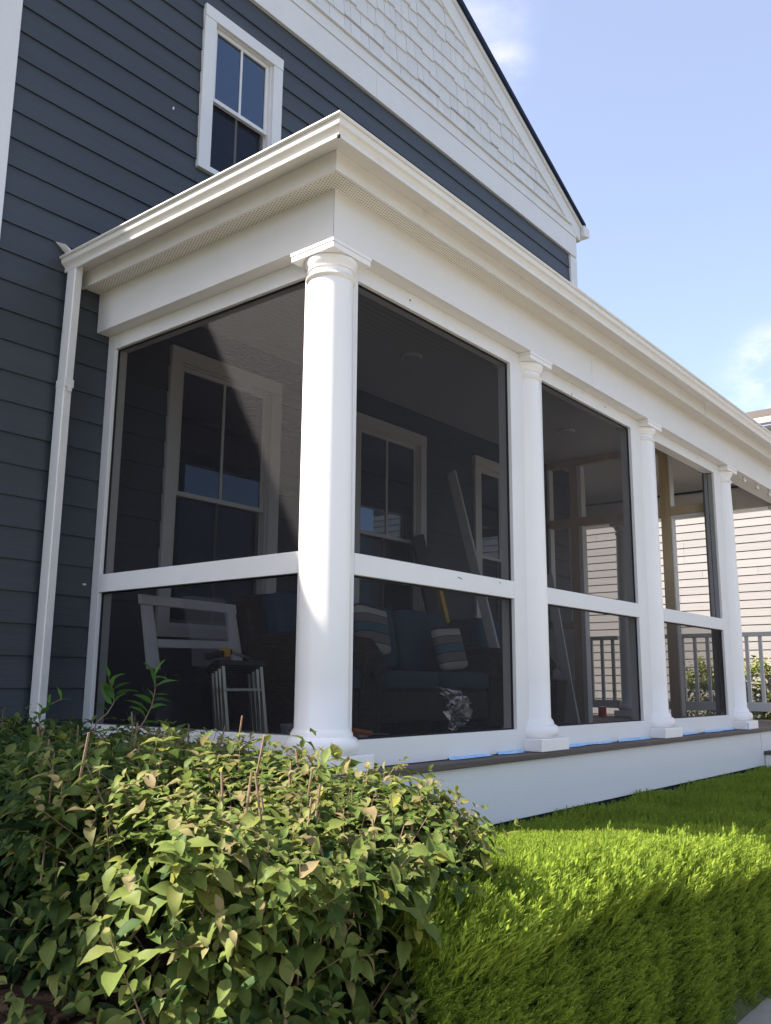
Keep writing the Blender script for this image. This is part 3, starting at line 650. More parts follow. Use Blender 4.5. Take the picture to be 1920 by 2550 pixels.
for c, ry, lb in (((1.83, 1.25, .75), 6, 'striped throw pillow at the left end of the loveseat'), ((2.70, 1.20, .65), -4, 'striped throw pillow at the right end of the loveseat')):
    R = Matrix.Rotation(math.radians(-14), 3, 'X') @ Matrix.Rotation(math.radians(ry), 3, 'Y')
    o = superell((0, 0, 0), (.168, .085, .168), .30, puff=.72, rot=None).build('throw_pillow', PILLOW, smooth=70)
    o.matrix_world = Matrix.Translation(c) @ R.to_4x4(); tag(o, lb, 'pillow', 'striped throw pillows')
# white wooden frame leaning on the wall, with a sheet of clear film draped over it
wf = thing('white_frame', 'white wooden window frame leaning against the wall behind the side screen', 'frame', (.38, 1.35, .45))
def lean(x, z): return (x, 1.30+.25*(z-.45), z)
def fbar(a, b, wd, nm): MB().bar(lean(*a), lean(*b), .026, wd, (0, -1, .25)).build(nm, ROUGHWHITE, wf, bevel=.003)
MB().loft([[lean(.03, .80), lean(.72, .79), lean(.72, .845), lean(.03, .855)], [(x, y+.03, z) for x, y, z in (lean(.03, .80), lean(.72, .79), lean(.72, .845), lean(.03, .855))]]).build('top_rail', ROUGHWHITE, wf, bevel=.003)
for xa in (.04, .645):
    q_ = [lean(xa, .45), lean(xa+.075, .45), lean(xa+.065, .797), lean(xa, .797)]
    MB().loft([q_, [(x, y+.028, z) for x, y, z in q_]]).build('stile', ROUGHWHITE, wf, bevel=.003)
q_ = [lean(.115, .565), lean(.645, .575), lean(.645, .62), lean(.112, .612)]
MB().loft([q_, [(x, y+.026, z) for x, y, z in q_]]).build('cross_rail', ROUGHWHITE, wf, bevel=.003)
# black bag under it
def lumpy(c, h, seed, n=26, m_=16, amp=.18):
    r_ = random.Random(seed); ph = [r_.uniform(0, 6) for _ in range(6)]; loops = []
    for i in range(1, m_):
        a = -math.pi/2+math.pi*i/m_; lp = []
        for j in range(n):
            t_ = 2*math.pi*j/n
            k_ = 1+amp*(math.sin(3*t_+ph[0]+2*a)+.6*math.sin(7*t_+ph[1]-5*a)+.5*math.sin(11*a+ph[2]+2*t_))/2
            lp.append((c[0]+h[0]*k_*math.cos(a)*math.cos(t_), c[1]+h[1]*k_*math.cos(a)*math.sin(t_), max(c[2]+h[2]*k_*math.sin(a), .002)))
        loops.append(lp)
    return MB().loft(loops)
tag(lumpy((.34, 1.42, .21), (.30, .16, .235), 3).build('trash_bag', BLACKP, smooth=40), 'crumpled black plastic bag on the floor under the white frame', 'bag')
# folded metal chairs standing together inside the side screen
for i in range(4):
    st = thing('folding_chair', ['folded metal chair with a dark seat, nearest the side screen', 'second folded metal chair from the side screen', 'third folded metal chair from the side screen', 'folded metal chair deepest in the row, against the wicker armchair'][i], 'chair', (.36, 1.0, 0), 'folded metal chairs')
    ox, oy, top = .20+.042*i, .90+.075*i, .485-.012*i
    for xx, lean_ in ((ox, .055), (ox+.27, .055)):
        MB().bar((xx+lean_, oy-.02, .002), (xx, oy, top), .024, .010, (0, 1, 0)).build('leg', STEEL, st, bevel=.003)
        MB().bar((xx+lean_+.022, oy+.03, .002), (xx+.018, oy+.018, top-.05), .018, .009, (0, 1, 0)).build('leg', STEEL, st, bevel=.003)
    MB().bar((ox+.02, oy-.004, .345), (ox+.27, oy-.004, .345), .012, .05, (0, 1, 0)).build('rung', ROUGHWHITE if i == 0 else STEEL, st)
    MB().bar((ox+.04, oy-.01, .12), (ox+.29, oy-.01, .12), .010, .03, (0, 1, 0)).build('rung', STEEL, st)
    MB().box(ox-.03, ox+.30, oy-.012, oy+.03, top-.02, top+.012).build('seat', BLACKP, st, bevel=.008)
cg = thing('caulking_gun', 'dark caulking gun with yellow band lying on top of the folded metal chairs', 'tool', (.30, 1.0, .50))
MB().bar((.14, .96, .512), (.34, 1.0, .545), .035, .035).build('barrel', BLACKP, cg, bevel=.01)
MB().bar((.265, .985, .5335), (.315, .995, .5415), .046, .046).build('band', YELLOW, cg, bevel=.008)
MB().bar((.34, 1.0, .545), (.52, 1.03, .512), .014, .014).build('rod', STEEL, cg)
# draped clear film: thin folded sheet over the frame
fm = MB(); nu, nv = 12, 14
for j in range(nv):
    for i in range(nu):
        u_, v_ = i/(nu-1), j/(nv-1); x = .30+.32*u_+.06*v_*math.sin(5*u_); z = .87-.40*v_; y = 1.30+.25*(z-.45)-.02-.035*v_*abs(math.sin(9*u_+3*v_))-.01*v_
        fm.v.append((x, y, z))
fm.f = [(j*nu+i, j*nu+i+1, (j+1)*nu+i+1, (j+1)*nu+i) for j in range(nv-1) for i in range(nu-1)]
FILM = bpy.data.materials.new('clear_film'); FILM.use_nodes = True
_t = FILM.node_tree; _t.nodes.clear(); _o = _t.nodes.new('ShaderNodeOutputMaterial'); _m = _t.nodes.new('ShaderNodeMixShader'); _m.inputs['Fac'].default_value = .22
_a = _t.nodes.new('ShaderNodeBsdfTransparent'); _b = _t.nodes.new('ShaderNodeBsdfPrincipled'); _b.inputs['Base Color'].default_value = (.7, .7, .72, 1); _b.inputs['Roughness'].default_value = .15
_t.links.new(_a.outputs[0], _m.inputs[1]); _t.links.new(_b.outputs[0], _m.inputs[2]); _t.links.new(_m.outputs[0], _o.inputs['Surface'])
tag(fm.build('plastic_film', FILM, smooth=60), 'clear plastic film draped over the white wooden frame', 'film')
# paint can
pc = thing('paint_can', 'small grey paint can by the foot of the corner column', 'can', (.20, .36, 0))
MB().lathe((.20, .36, 0), [(.066, .004), (.069, .01), (.069, .175), (.072, .180), (.072, .188), (.066, .190), (.06, .180), (.0605, .05)], 28).build('body', CAN, pc, smooth=40)
MB().tube([(.20+.072*math.cos(a), .36-.02-.05*math.sin(a), .16-.06*math.sin(a)) for a in np.linspace(0, math.pi, 10)], .0025, 6).build('handle', STEEL, pc)
# crumpled silver film by the front screen
out = [(780, 1090), (860, 1085), (1000, 1120), (1075, 1210), (1062, 1330), (1040, 1410), (945, 1485), (905, 1440), (880, 1350), (862, 1200), (840, 1130)]
ff = MB(); r_ = random.Random(5); cx0, cz0 = 1.44, .235
out3 = [(1.262, .36), (1.353, .362), (1.52, .338), (1.61, .277), (1.598, .20), (1.575, .145), (1.45, .10), (1.405, .135), (1.375, .20), (1.358, .29), (1.335, .335)]
rings = 7; npt = 44
per = []
for i in range(npt):
    s_ = i/npt*len(out3); a = out3[int(s_)]; b = out3[(int(s_)+1) % len(out3)]; f_ = s_-int(s_); per.append((a[0]+(b[0]-a[0])*f_, a[1]+(b[1]-a[1])*f_))
ff.v.append((cx0, .30, cz0))
for k_ in range(1, rings+1):
    for (px, pz_) in per:
        s_ = k_/rings; j_ = r_.uniform(-.012, .012)
        ff.v.append((cx0+(px-cx0)*s_+j_*.6, .30+r_.uniform(-.028, .028), cz0+(pz_-cz0)*s_+j_*.6))
for i in range(npt):
    ff.f.append((0, 1+i, 1+(i+1) % npt))
    for k_ in range(rings-1):
        a, b = 1+k_*npt+i, 1+k_*npt+(i+1) % npt; c_, d_ = a+npt, b+npt; ff.f += [(a, c_, b), (b, c_, d_)]
n0 = len(ff.v); ff.v += [(x, y+.006, z) for x, y, z in ff.v]; ff.f += [tuple(i+n0 for i in reversed(f)) for f in ff.f]
tag(ff.build('silver_film', FOIL), 'crumpled sheet of silver film standing in front of the loveseat', 'foil')
tag(lumpy((.90, .22, .04), (.09, .05, .06), 9, 18, 10, .3).build('plastic_wrapper', FOIL), 'small crumpled clear wrapper on the floor below the loveseat', 'wrapper')
ot = thing('trowel', 'small hand tool with orange handle lying behind the front sill rail', 'tool', (.52, .20, .05))
MB().lathe((0, 0, 0), [(.006, 0), (.014, .01), (.016, .05), (.012, .10), (.015, .12), (.006, .13)], 14)
hb2 = MB().tube([(.44, .20, .155), (.50, .20, .148), (.57, .20, .138)], .014, 10); hb2.build('handle', ORANGE, ot, smooth=60)
MB().bar((.57, .20, .138), (.70, .21, .13), .05, .004, (0, 0, 1)).build('blade', STEEL, ot)
MB().bar((.50, .19, .13), (.50, .30, .05), .06, .05).build('block', LUMBER, ot)
# boards leaning on the house wall
def board(name, a, b, wd, th, m_, label, cat, group=None, upv=(0, 1, 0)):
    return tag(MB().bar(a, b, wd, th, upv).build(name, m_, bevel=.002), label, cat, group)
board('trim_board', (3.27, .98, .012), (3.575, 1.772, 2.27), .085, .03, ROUGHWHITE, 'long white trim board leaning on the wall between the windows', 'board', 'white trim boards', (1, 0, 0.0))
board('plank', (3.40, 1.62, .01), (3.05, 1.77, 1.62), .16, .03, DARKWOOD, 'dark plank leaning on the wall behind the wicker seats', 'plank')
board('level', (3.62, 1.60, .01), (3.305, 1.74, 1.25), .05, .025, YELLOW, 'yellow spirit level leaning on the wall behind the wicker seats', 'tool')
board('trim_board', (4.64, 1.16, .008), (4.66, 1.40, 1.42), .085, .02, ROUGHWHITE, 'tallest white board propped in the second bay', 'board', 'white trim boards', (1, 0, 0))
board('trim_board', (4.78, 1.20, .008), (4.70, 1.40, 1.12), .05, .02, ROUGHWHITE, 'narrow white board propped beside the tallest one', 'board', 'white trim boards', (1, 0, 0))
board('trim_board', (5.02, .50, .008), (5.40, .78, .98), .06, .02, ROUGHWHITE, 'short white board propped against the pine stud', 'board', 'white trim boards', (0, 1, 0))
pb_ = thing('planter', 'dark wicker bin with clear plastic on top behind the second column', 'bin', (4.33, 1.22, 0))
MB().loft([[(4.33+sx*hw, 1.22+sy*hw, z) for sx, sy in ((-1, -1), (1, -1), (1, 1), (-1, 1))] for hw, z in ((.075, .004), (.10, .36), (.105, .43))]).build('body', WICKER, pb_, bevel=.01)
lumpy((4.33, 1.22, .47), (.085, .085, .06), 4, 18, 10, .25).build('liner', FILM, pb_, smooth=50)
rc = thing('red_tin', 'small red tin on the deck by the far railing', 'tin', (7.5, 2.25, 0))
MB().lathe((7.5, 2.25, 0), [(.045, .003), (.05, .01), (.05, .10), (.052, .105), (.045, .115)], 20).build('body', REDP, rc, smooth=40)
MB().lathe((7.5, 2.25, 0), [(.046, .116), (.046, .122), (.02, .126)], 20).build('lid', WHITE, rc, smooth=40)
for x, y, lb in ((1.985, 1.022, 'round flush ceiling light above the loveseat'), (4.43, 1.045, 'round flush ceiling light in the second bay')):
    t = thing('ceiling_light', lb, 'light', (x, y, 2.735), 'flush porch ceiling lights')
    MB().lathe((x, y, 2.735), [(.078, -.002), (.080, -.010), (.074, -.020), (.066, -.022)], 28).build('rim', WHITE, t, smooth=40)
    MB().lathe((x, y, 2.735), [(.065, -.0225), (.055, -.026), (.02, -.029)], 28).build('diffuser', CEIL, t, smooth=60)
sl = thing('string_lights', 'string of small clear bulbs under the beam right of the last column', 'lights', (6.5, -.045, 2.43))
pts = []
for i in range(5):
    xb_ = 5.78+i*.42
    for f_ in np.linspace(0, 1, 7)[:-1]: pts.append((xb_+.42*f_, -.045, 2.433-.018*math.sin(math.pi*f_)))
MB().tube(pts, .0028, 6).build('wire', WIRE, sl)
for i in range(4):
    xb_ = 6.09+i*.42
    MB().lathe((xb_, -.045, 2.412), [(.004, -.026), (.014, -.022), (.019, -.008), (.016, .006), (.009, .012)], 14).build('bulb', BULB, sl, smooth=60)
    MB().lathe((xb_, -.045, 2.412), [(.010, .0125), (.011, .026)], 12).build('socket', WHITE, sl)
# blue masking tape along the sill
def tape(x0, x1, label):
    b = MB(); n = max(3, int((x1-x0)/.12)); r_ = random.Random(int(x0*10)); top, bot = [], []
    for i in range(n+1):
        x = x0+(x1-x0)*i/n; d_ = -.024-r_.uniform(0, .022)
        b.v += [(x, -.0012, .012+r_.uniform(0, .006)), (x, -.012, .0025), (x, d_, .002+r_.uniform(0, .004))]
    for i in range(n):
        for k_ in (0, 1): b.f.append((i*3+k_, i*3+k_+1, i*3+k_+4, i*3+k_+3))
    tag(b.build('masking_tape', TAPE), label, 'tape', 'blue tape along the sill')
tape(.95, 1.34, 'torn blue masking tape under the front sill nearest the shrub')
tape(1.42, 1.70, 'torn blue masking tape under the front sill just left of the second plinth')
tape(2.08, 2.86, 'torn blue masking tape just right of the second plinth')
tape(2.98, 3.52, 'torn blue masking tape just left of the third plinth')
tape(3.92, 4.50, 'torn blue masking tape just right of the third plinth')
tape(4.66, 5.38, 'torn blue masking tape just left of the fourth plinth')
tag(MB().add([(5.44, -.1135, .06), (5.49, -.1135, .062), (5.485, -.116, .004), (5.44, -.115, .006), (5.435, -.135, .002), (5.48, -.138, .003)], [(0, 1, 2, 3), (3, 2, 5, 4)]).build('masking_tape', TAPE), 'loose end of blue tape on the plinth of the fourth column', 'tape', 'blue tape along the sill')

# ------------------------------------------------------------------ neighbouring house on the right
nh = thing('neighbour_house', 'pale lap sided neighbouring house with brown shingle roof beyond the porch', 'house', (14, 2, -.66))
NX = 12.05; NE = .134
MB().box(NX+.03, 20, -6, 9, -.6, 4.55).build('wall', NEIGH, nh)
for k in range(-6, 36):
    z0 = 2.97 + (k-25)*NE
    if z0 < -.5: continue
    cuts = [-6.]
    while cuts[-1] < 9: cuts.append(min(cuts[-1]+random.choice((.9, 1.6, 2.4, 3.2)), 9.))
    for a, b in zip(cuts[:-1], cuts[1:]):
        MB().loft([[(x, y_, z) for x, z in ((NX-.004, z0), (NX+.03, z0), (NX+.03, z0+NE+.015), (NX+.012, z0+NE+.015))] for y_ in (a+.0015, b-.0015)]).build('siding_board', NEIGH, nh)
MB().loft([[(x, y_, z) for x, z in ((NX-.32, 4.66), (NX-.30, 4.60), (16.2, 6.08), (16.2, 6.15))] for y_ in (-6.3, 9.3)]).build('roof', ROOFB, nh)
MB().loft([[(x, y_, z) for x, z in ((NX-.44, 4.64), (NX-.42, 4.55), (NX-.31, 4.54), (NX-.31, 4.64))] for y_ in (-6.3, 9.3)]).build('gutter', WHITE, nh, bevel=.01)
MB().loft([[(x, y_, z) for x, z in ((NX-.30, 4.53), (NX-.28, 4.50), (NX+.02, 4.50), (NX+.02, 4.53))] for y_ in (-6.3, 9.3)]).build('soffit', WHITE, nh)

# ------------------------------------------------------------------ foliage
def leaf_template(bend, width=.46, wave=.0):
    st = [(0, .0), (.10, .42), (.26, .86), (.46, 1.), (.66, .80), (.84, .40), (1, 0)]
    V = []
    for k, (s, wd) in enumerate(st):
        zc = .06*s-bend*s**2.2; hw = wd*width/2; wv = wave*math.sin(2.2*k)
        if wd == 0: V.append((0, s, zc))
        else: V += [(-hw, s, zc+.42*hw+wv*hw), (0, s, zc), (hw, s, zc+.42*hw-wv*hw)]
    F = [(0, 2, 1), (0, 3, 2)]
    for a in range(1, 13, 3): F += [(a, a+1, a+4), (a, a+4, a+3), (a+1, a+2, a+5), (a+1, a+5, a+4)]
    F += [(13, 14, 16), (14, 15, 16)]
    return np.array(V, float), np.array(F, int)
LT = [leaf_template(.16, .52, .1), leaf_template(.34, .56, -.2), leaf_template(.56, .53, .25)]
def shrub(name, label, box, n_shoot, leafm, seed, n_single, rnd=.30, size=(.046, .090), tintf=None, top_noise=.05, zfun=None, cat='shrub'):
    """twiggy shrub: shoots with paired leaves ending on a rounded clipped box"""
    R = np.random.default_rng(seed); x0, x1, y0, y1, z0, z1 = box
    t = thing(name, label, cat, ((x0+x1)/2, (y0+y1)/2, z0))
    c = np.array([(x0+x1)/2, (y0+y1)/2, (z0+z1)/2]); h = np.array([(x1-x0)/2, (y1-y0)/2, (z1-z0)/2])
    # points on the rounded box surface and their normals
    n = n_shoot*3; face = R.choice(6, n, p=np.array([h[1]*h[2], h[1]*h[2], h[0]*h[2], h[0]*h[2], h[0]*h[1]*1.6, 0])/(2*h[1]*h[2]+2*h[0]*h[2]+1.6*h[0]*h[1]))
    p = R.uniform(-1, 1, (n, 3))
    for f, (ax, s) in enumerate(((0, -1), (0, 1), (1, -1), (1, 1), (2, 1), (2, -1))): p[face == f, ax] = s
    q = p*h; core = np.clip(q, -(h-rnd), h-rnd); nrm = q-core; nrm /= np.linalg.norm(nrm, axis=1, keepdims=True)+1e-9
    lump = .05*np.sin(4.3*q[:, 0]+seed)*np.sin(5.1*q[:, 1]+2*seed) + .04*np.sin(9*q[:, 2]+7*q[:, 1]+seed) + R.normal(0, top_noise, n)
    tip = c + core + nrm*(rnd + lump[:, None]*np.where(nrm[:, 2:3] > .7, .6, 1.)); tip = tip[:n_shoot]; nrm = nrm[:n_shoot]
    if zfun is not None:
        lim = zfun(tip[:, 0], tip[:, 1]); tip[:, 2] = np.minimum(tip[:, 2], lim + R.normal(0, .03, len(tip)))
    d = nrm*.9 + np.array([0, 0, .75]) + R.normal(0, .33, tip.shape); d /= np.linalg.norm(d, axis=1, keepdims=True)
    length = R.uniform(.14, .30, len(tip))
    depth = R.choice([0, .05, .12], len(tip), p=[.62, .25, .13]); tip = tip - nrm*depth[:, None]
    mats, pos, tint, typ, stems = [], [], [], [], MB()
    for i in range(len(tip)):
        nn = R.integers(5, 8); az = R.uniform(0, math.pi)
        base = tip[i] - d[i]*length[i]
        ax = np.cross(d[i], [0, 0, 1.]); ax /= np.linalg.norm(ax)+1e-9; ay = np.cross(d[i], ax)
        S0 = R.uniform(*size)
        bron = R.random()
        for k in range(nn):
            s = (k+.6)/nn; pt = base + d[i]*length[i]*s
            for side in (0, 1):
                a = az + k*math.pi/2 + side*math.pi + R.normal(0, .25)
                rad = ax*math.cos(a)+ay*math.sin(a); pitch = R.uniform(.35, .75) if s < .85 else R.uniform(.7, 1.0)
                y_ = rad*(1-pitch*.6) + d[i]*pitch*.7 + np.array([0, 0, R.uniform(-.50, .06)]); y_ /= np.linalg.norm(y_)
                upv = np.array([0, 0, 1.]) + nrm[i]*.5 + R.normal(0, .25, 3); x_ = np.cross(y_, upv); x_ /= np.linalg.norm(x_)+1e-9; z_ = np.cross(x_, y_)
                sz = S0*R.choice([.6, .85, 1, 1.15])*(.62+.38*math.sin(math.pi*min(s+.12, 1)))*R.uniform(.8, 1.12)*(.75 if s > .9 else 1)
                mats.append(np.stack([x_, y_, z_], 1)*sz); pos.append(pt); typ.append(R.integers(0, 3))
                tint.append(tintf(R, s, bron, tip[i], depth[i], nrm[i]))
        if i % 3 == 0: stems.tube([base-d[i]*.10, base, tip[i]-d[i]*.015], .0026, 4, .0012)
    mats, pos, tint, typ = np.array(mats), np.array(pos), np.array(tint), np.array(typ)
    single = np.zeros(len(pos), bool)
    if n_single:
        u, v, z = img(pos); ok = (u > 0) & (u < 771) & (v > 0) & (v < 1024); cell = np.floor(u/9).astype(int)*1000+np.floor(v/9).astype(int)
        order = np.argsort(z); seen = set(); picks = []
        for i in order:
            if ok[i] and cell[i] not in seen: seen.add(cell[i]); picks.append(i)
        vd = pos - np.array(CAM); vd /= np.linalg.norm(vd, axis=1, keepdims=True)
        score = np.array([abs(mats[i][:, 2] @ vd[i])*np.linalg.norm(mats[i][:, 1])/z[i] for i in picks])
        single[np.array(picks)[np.argsort(-score)[:n_single]]] = True
    VV, FF, TT, off = [], [], [], 0
    for k in range(3):
        s = (typ == k) & ~single
        V, F, T_ = scatter(LT[k][0], LT[k][1], np.zeros(len(LT[k][0])), mats[s], pos[s], tint[s])
        VV.append(V); FF.append(F+off); TT.append(T_); off += len(V)
    b = np.array(base_of(t))
    me = arr_mesh('foliage', np.concatenate(VV)-b, np.concatenate(FF), np.concatenate(TT)); me.materials.append(leafm)
    o = bpy.data.objects.new('foliage', me); COL.objects.link(o); o.parent = t; o['kind'] = 'stuff'
    cache = {}
    for i in np.nonzero(single)[0]:
        key = (int(typ[i]), int(round(tint[i]*8)))
        if key not in cache:
            V, F = LT[key[0]]; me = arr_mesh('leaf', V, F, np.full(len(V), key[1]/8)); me.materials.append(leafm); cache[key] = me
        o = bpy.data.objects.new('leaf', cache[key]); COL.objects.link(o); o.parent = t
        M4 = Matrix([[*map(float, mats[i][r]), float(pos[i][r]-b[r])] for r in range(3)] + [[0, 0, 0, 1]]); o.matrix_local = M4
    stems.build('twigs', STEM, t, kind='stuff')
    return t, tip, d, nrm
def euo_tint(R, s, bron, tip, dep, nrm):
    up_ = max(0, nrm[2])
    shade_side = min(max((tip[1]+.75)/.5, 0), 1)*min(max((-.9-tip[0])/.4, 0), 1)      # shaded house side: greener leaves, with the shade put into their tint
    base = .48 - .26*shade_side + .11*R.normal() + .25*s*(1-dep*6) - dep*1.6
    if bron < .06*(1-shade_side) + .24*up_*(1-.7*shade_side) and s > .55 and dep == 0: base = .80 + .07*R.normal()
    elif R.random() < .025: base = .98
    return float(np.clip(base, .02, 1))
def top_front(x, y): return np.where(y < -.45, .215 + (y+.45)*.22 - np.clip(x+.75, 0, 1)*.10, .20)
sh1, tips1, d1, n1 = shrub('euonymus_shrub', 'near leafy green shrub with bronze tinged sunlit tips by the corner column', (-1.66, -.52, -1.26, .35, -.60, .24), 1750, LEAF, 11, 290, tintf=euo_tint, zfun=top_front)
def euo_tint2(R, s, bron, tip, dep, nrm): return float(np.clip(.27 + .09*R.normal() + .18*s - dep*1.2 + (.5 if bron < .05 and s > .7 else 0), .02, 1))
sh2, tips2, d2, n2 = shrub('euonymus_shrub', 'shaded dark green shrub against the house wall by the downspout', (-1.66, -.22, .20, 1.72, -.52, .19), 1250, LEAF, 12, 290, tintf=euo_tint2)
# clipped bare stem ends standing out of the near shrub
R5 = random.Random(8)
cand = [i for i in range(len(tips1)) if n1[i][2] > .5]
for i in R5.sample(cand, 34):
    p = Vector(tips1[i]); dd = (Vector((R5.uniform(-.18, .18), R5.uniform(-.18, .18), 1))).normalized(); ln = R5.uniform(.015, .07)
    MB().tube([p-dd*.06, p+dd*ln*.4, p+dd*ln], .0036, 6, .0030).build('stem', STEM, sh1)
# tall fresh shoots of the shrub by the wall
def sprig(base, tipv, n, L0, par, seed):
    """an upright young shoot: a bowed stem, uneven alternate leaves, some missing"""
    R = np.random.default_rng(seed); a, b = np.array(base), np.array(tipv); d = b-a; ln = np.linalg.norm(d); d /= ln
    side = np.cross(d, np.array(fw)); side /= np.linalg.norm(side); out_ = np.cross(side, d); bow = R.uniform(-.05, .05)
    st = lambda s: a + d*ln*s + side*bow*math.sin(math.pi*s) + out_*.02*math.sin(2*s)
    MB().tube([a-d*.1] + [st(s) for s in (0, .25, .5, .75, 1)], .0032, 6, .0012).build('shoot_stem', STEM, par)
    bb = np.array(base_of(par)); L0 *= .9
    for k in range(n*2):
        s = .22+.78*k/(2*n-1)+R.normal(0, .015); sg = 1 if k % 2 else -1
        if R.random() < .12: continue
        V0, F0_ = leaf_template(R.uniform(.1, .45), R.uniform(.24, .34), R.uniform(-.3, .3))
        az = sg*1.5 + R.normal(0, .7); rad = side*math.sin(az) + out_*math.cos(az)
        y_ = rad*(.95 if s < .95 else .35) + d*R.uniform(.25, .9+.5*s) + np.array([0, 0, R.normal(0, .18)]); y_ /= np.linalg.norm(y_)
        z_ = np.array([0, 0, 1.]) + out_*.4 + R.normal(0, .3, 3); x_ = np.cross(y_, z_); x_ /= np.linalg.norm(x_); z_ = np.cross(x_, y_)
        L_ = L0*R.uniform(.6, 1.15)*(.55+.55*math.sin(math.pi*min(s, 1)*.85)); V = V0 @ (np.stack([x_, y_, z_], 1)*L_).T + st(min(s, 1)) - bb
        me = arr_mesh('leaf', V, F0_, np.full(len(V), R.uniform(.1, .9))); me.materials.append(SHOOT)
        o = bpy.data.objects.new('leaf', me); COL.objects.link(o); o.parent = par
def at_pix(u, v, dist):
    r = fw*FPX + rt2*(u-960) + up2*(1275-v); return CAM + r*(dist/math.hypot(r.x, r.y))
for (ub, vb, ut, vt, dd, n, L0, sd) in ((390, 1800, 385, 1680, 3.55, 6, .085, 1), (335, 1830, 385, 1680, 3.5, 7, .10, 2), (240, 1800, 268, 1690, 3.6, 6, .085, 3), (105, 1830, 150, 1740, 3.5, 4, .085, 4)):
    if sd == 1: continue
    sprig(at_pix(ub, vb, dd), at_pix(ut, vt, dd), n, L0, sh2, sd)

# juniper sprays
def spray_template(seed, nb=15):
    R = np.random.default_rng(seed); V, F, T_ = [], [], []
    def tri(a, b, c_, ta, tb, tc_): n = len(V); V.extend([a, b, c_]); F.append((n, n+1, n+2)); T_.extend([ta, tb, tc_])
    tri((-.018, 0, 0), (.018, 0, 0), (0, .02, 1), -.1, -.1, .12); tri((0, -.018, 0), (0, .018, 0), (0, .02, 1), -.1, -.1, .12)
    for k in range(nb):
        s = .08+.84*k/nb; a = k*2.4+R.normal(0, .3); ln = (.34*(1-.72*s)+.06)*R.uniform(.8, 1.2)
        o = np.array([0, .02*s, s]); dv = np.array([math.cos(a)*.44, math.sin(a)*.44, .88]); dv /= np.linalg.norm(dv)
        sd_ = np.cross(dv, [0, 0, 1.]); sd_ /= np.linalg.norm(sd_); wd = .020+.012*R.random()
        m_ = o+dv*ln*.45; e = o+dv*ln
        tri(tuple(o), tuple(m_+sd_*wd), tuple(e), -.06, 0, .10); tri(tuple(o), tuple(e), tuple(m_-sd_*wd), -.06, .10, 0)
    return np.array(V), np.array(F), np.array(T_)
SPT = [spray_template(s) for s in range(5)]
def spray_field(pts, dirs, length, tint, R):
    VV, FF, TT, off = [], [], [], 0; typ = R.integers(0, len(SPT), len(pts)); M = frame_from(dirs, R.uniform(0, 6.28, len(pts)))
    for k in range(len(SPT)):
        s = typ == k
        V, F, T_ = scatter(SPT[k][0], SPT[k][1], SPT[k][2], M[s]*length[s, None, None], pts[s], tint[s]); VV.append(V); FF.append(F+off); TT.append(T_); off += len(V)
    return np.concatenate(VV), np.concatenate(FF), np.concatenate(TT)
HYF = -1.36                                  # front face of the clipped bed; it fills everything back to the porch skirt
def hz(x): return np.maximum(-.20 - .105*np.clip(x-.3, -.25, 2.6), -.355)
def ztop(x, y):
    t = np.clip((y+.95)/.75, 0, 1); t = t*t*(3-2*t); a = hz(x)
    e = np.clip((HYF+.30-y)/.30, 0, 1)                          # rounded shoulder along the clipped front
    return a - .10*e*e + (-.350-a)*t + .008*np.sin(7*x+3*y) + .008*np.sin(13*y-5*x)
def ridge(x): return (.018*np.sin(23*x+1.5*np.sin(5*x)) + .022*np.sin(9.5*x+1))
R = np.random.default_rng(3)
def dens(n, x0, x1, k=1.6):                         # denser near the camera
    return x0 + (x1-x0)*R.random(n)**k
nt_, nf, ne = 50000, 27000, 5200
x = dens(nt_, -1.0, 7.4); y_ = R.uniform(HYF+.02, -.125, nt_); ok = (x > -.35) | (y_ < -1.22); x, y_ = x[ok], y_[ok]; nt_ = len(x)
Lt = R.uniform(.034, .064, nt_)*(1+1.1*(y_ > -.32)*R.random(nt_)**3)
ptsT = np.stack([x, y_, ztop(x, y_)-Lt*.75+R.normal(0, .008, nt_)], 1); dT = np.stack([R.normal(.12, .16, nt_), R.normal(-.06, .16, nt_), np.ones(nt_)], 1)
x = dens(nf, -1.0, 6.5); s = R.random(nf)**.9; zt_ = hz(x)-.07; z_ = GZ + (zt_-GZ)*s
Lf = R.uniform(.038, .072, nf)
rg = ridge(x)*(.35+.65*(1-s))
ptsF = np.stack([x, HYF+.03-rg+.10*np.clip((s-.6)/.4, 0, 1)**1.6+R.normal(0, .010, nf), z_-.03], 1); dF = np.stack([R.normal(.25, .3, nf), -1*np.ones(nf)+R.normal(0, .25, nf), R.normal(1.0, .3, nf)], 1)
x = dens(ne, -.95, 6.5); Le = R.uniform(.07, .15, ne)
ye = R.uniform(0, 1, ne); ptsE = np.stack([x, HYF+.02+.16*ye-.5*ridge(x)+R.normal(0, .02, ne), hz(x)-.17+.09*ye+R.normal(0, .02, ne)], 1); dE = np.stack([R.normal(.42, .25, ne), R.normal(-.50, .25, ne), np.ones(ne)], 1)
pts = np.concatenate([ptsT, ptsF, ptsE]); dirs = np.concatenate([dT, dF, dE]); ln = np.concatenate([Lt, Lf, Le])
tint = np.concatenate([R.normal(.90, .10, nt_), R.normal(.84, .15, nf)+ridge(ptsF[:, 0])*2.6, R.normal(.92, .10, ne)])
V, F, T_ = spray_field(pts, dirs, ln, tint, R)
cvs, cfs, off = [], [], 0
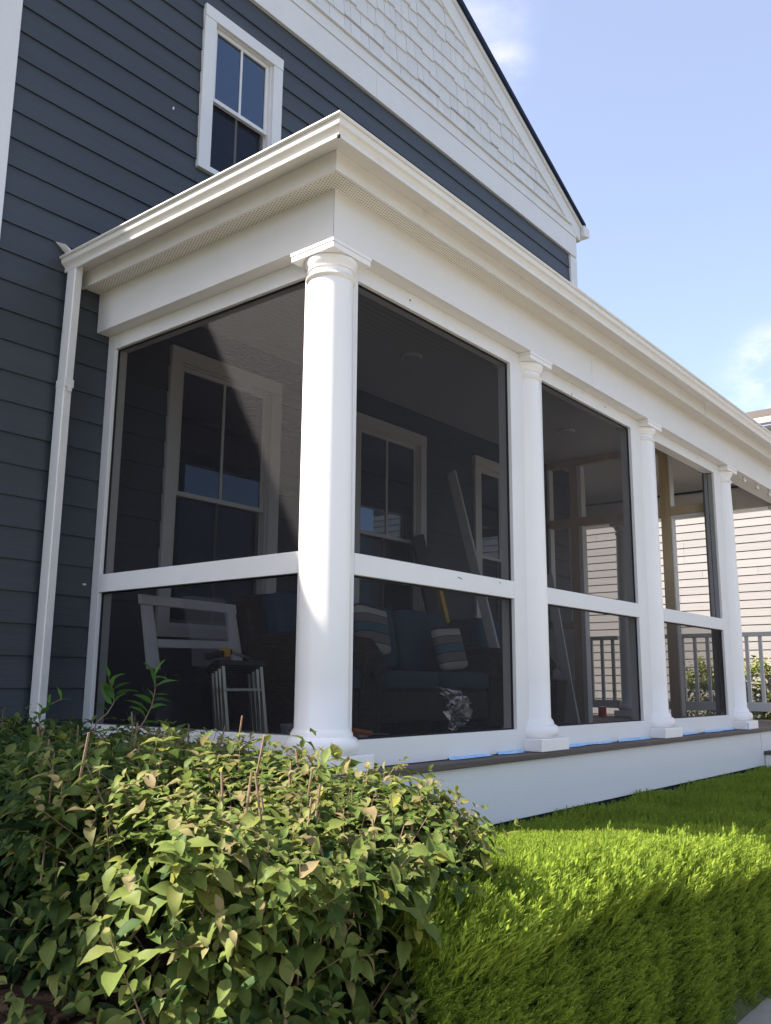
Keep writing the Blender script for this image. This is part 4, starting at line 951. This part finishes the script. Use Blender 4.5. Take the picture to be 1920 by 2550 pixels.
for (xa, xb, y0_, y1_) in ((-.95, -.3, HYF+.06, -1.2), (-.3, 6.95, HYF+.06, -.16)):
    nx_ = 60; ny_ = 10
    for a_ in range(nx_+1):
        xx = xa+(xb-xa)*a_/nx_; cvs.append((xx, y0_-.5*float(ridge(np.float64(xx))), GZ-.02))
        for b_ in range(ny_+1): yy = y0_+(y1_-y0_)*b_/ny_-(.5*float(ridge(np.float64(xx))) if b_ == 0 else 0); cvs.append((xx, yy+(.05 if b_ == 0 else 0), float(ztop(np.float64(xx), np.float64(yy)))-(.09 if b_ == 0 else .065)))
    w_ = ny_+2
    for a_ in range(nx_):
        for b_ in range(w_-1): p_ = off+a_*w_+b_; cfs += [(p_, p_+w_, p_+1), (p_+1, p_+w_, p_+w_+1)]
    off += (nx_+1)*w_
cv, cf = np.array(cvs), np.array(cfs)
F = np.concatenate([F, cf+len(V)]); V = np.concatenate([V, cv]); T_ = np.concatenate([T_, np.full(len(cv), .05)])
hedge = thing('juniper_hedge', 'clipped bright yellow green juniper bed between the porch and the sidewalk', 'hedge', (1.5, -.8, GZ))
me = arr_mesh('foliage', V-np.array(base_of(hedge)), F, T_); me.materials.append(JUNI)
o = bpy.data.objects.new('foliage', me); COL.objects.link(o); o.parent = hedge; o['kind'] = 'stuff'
# bark mulch
nc = 1500; b = MB(); Rm = random.Random(2)
for i in range(nc):
    x, y_ = Rm.uniform(-2.55, -1.2), Rm.uniform(-1.25, 1.2); z = ground_z(x, y_)+.03+Rm.uniform(0, .015); a = Rm.uniform(0, 3.14); l_ = Rm.uniform(.012, .035); dx, dy = math.cos(a)*l_, math.sin(a)*l_
    b.bar((x-dx, y_-dy, z+Rm.uniform(-.006, .01)), (x+dx, y_+dy, z), Rm.uniform(.008, .02), .006)
tag(b.build('bark_mulch', BARK), 'dark bark mulch at the foot of the shrubs', 'mulch', kind='stuff')
# golden shrub beyond the far railing
def far_tint(R, s, bron, tip, dep, nrm): return float(np.clip(.50+.2*R.normal()+(.4 if bron < .6 and s > .6 and nrm[2] > -.2 else 0)-dep, .02, 1))
shrub('golden_shrub', 'sunlit yellow green shrub beyond the far porch railing', (10.9, 11.95, .5, 2.7, -.60, .78), 520, FARL, 21, 0, rnd=.35, size=(.07, .11), tintf=far_tint, top_noise=.08)
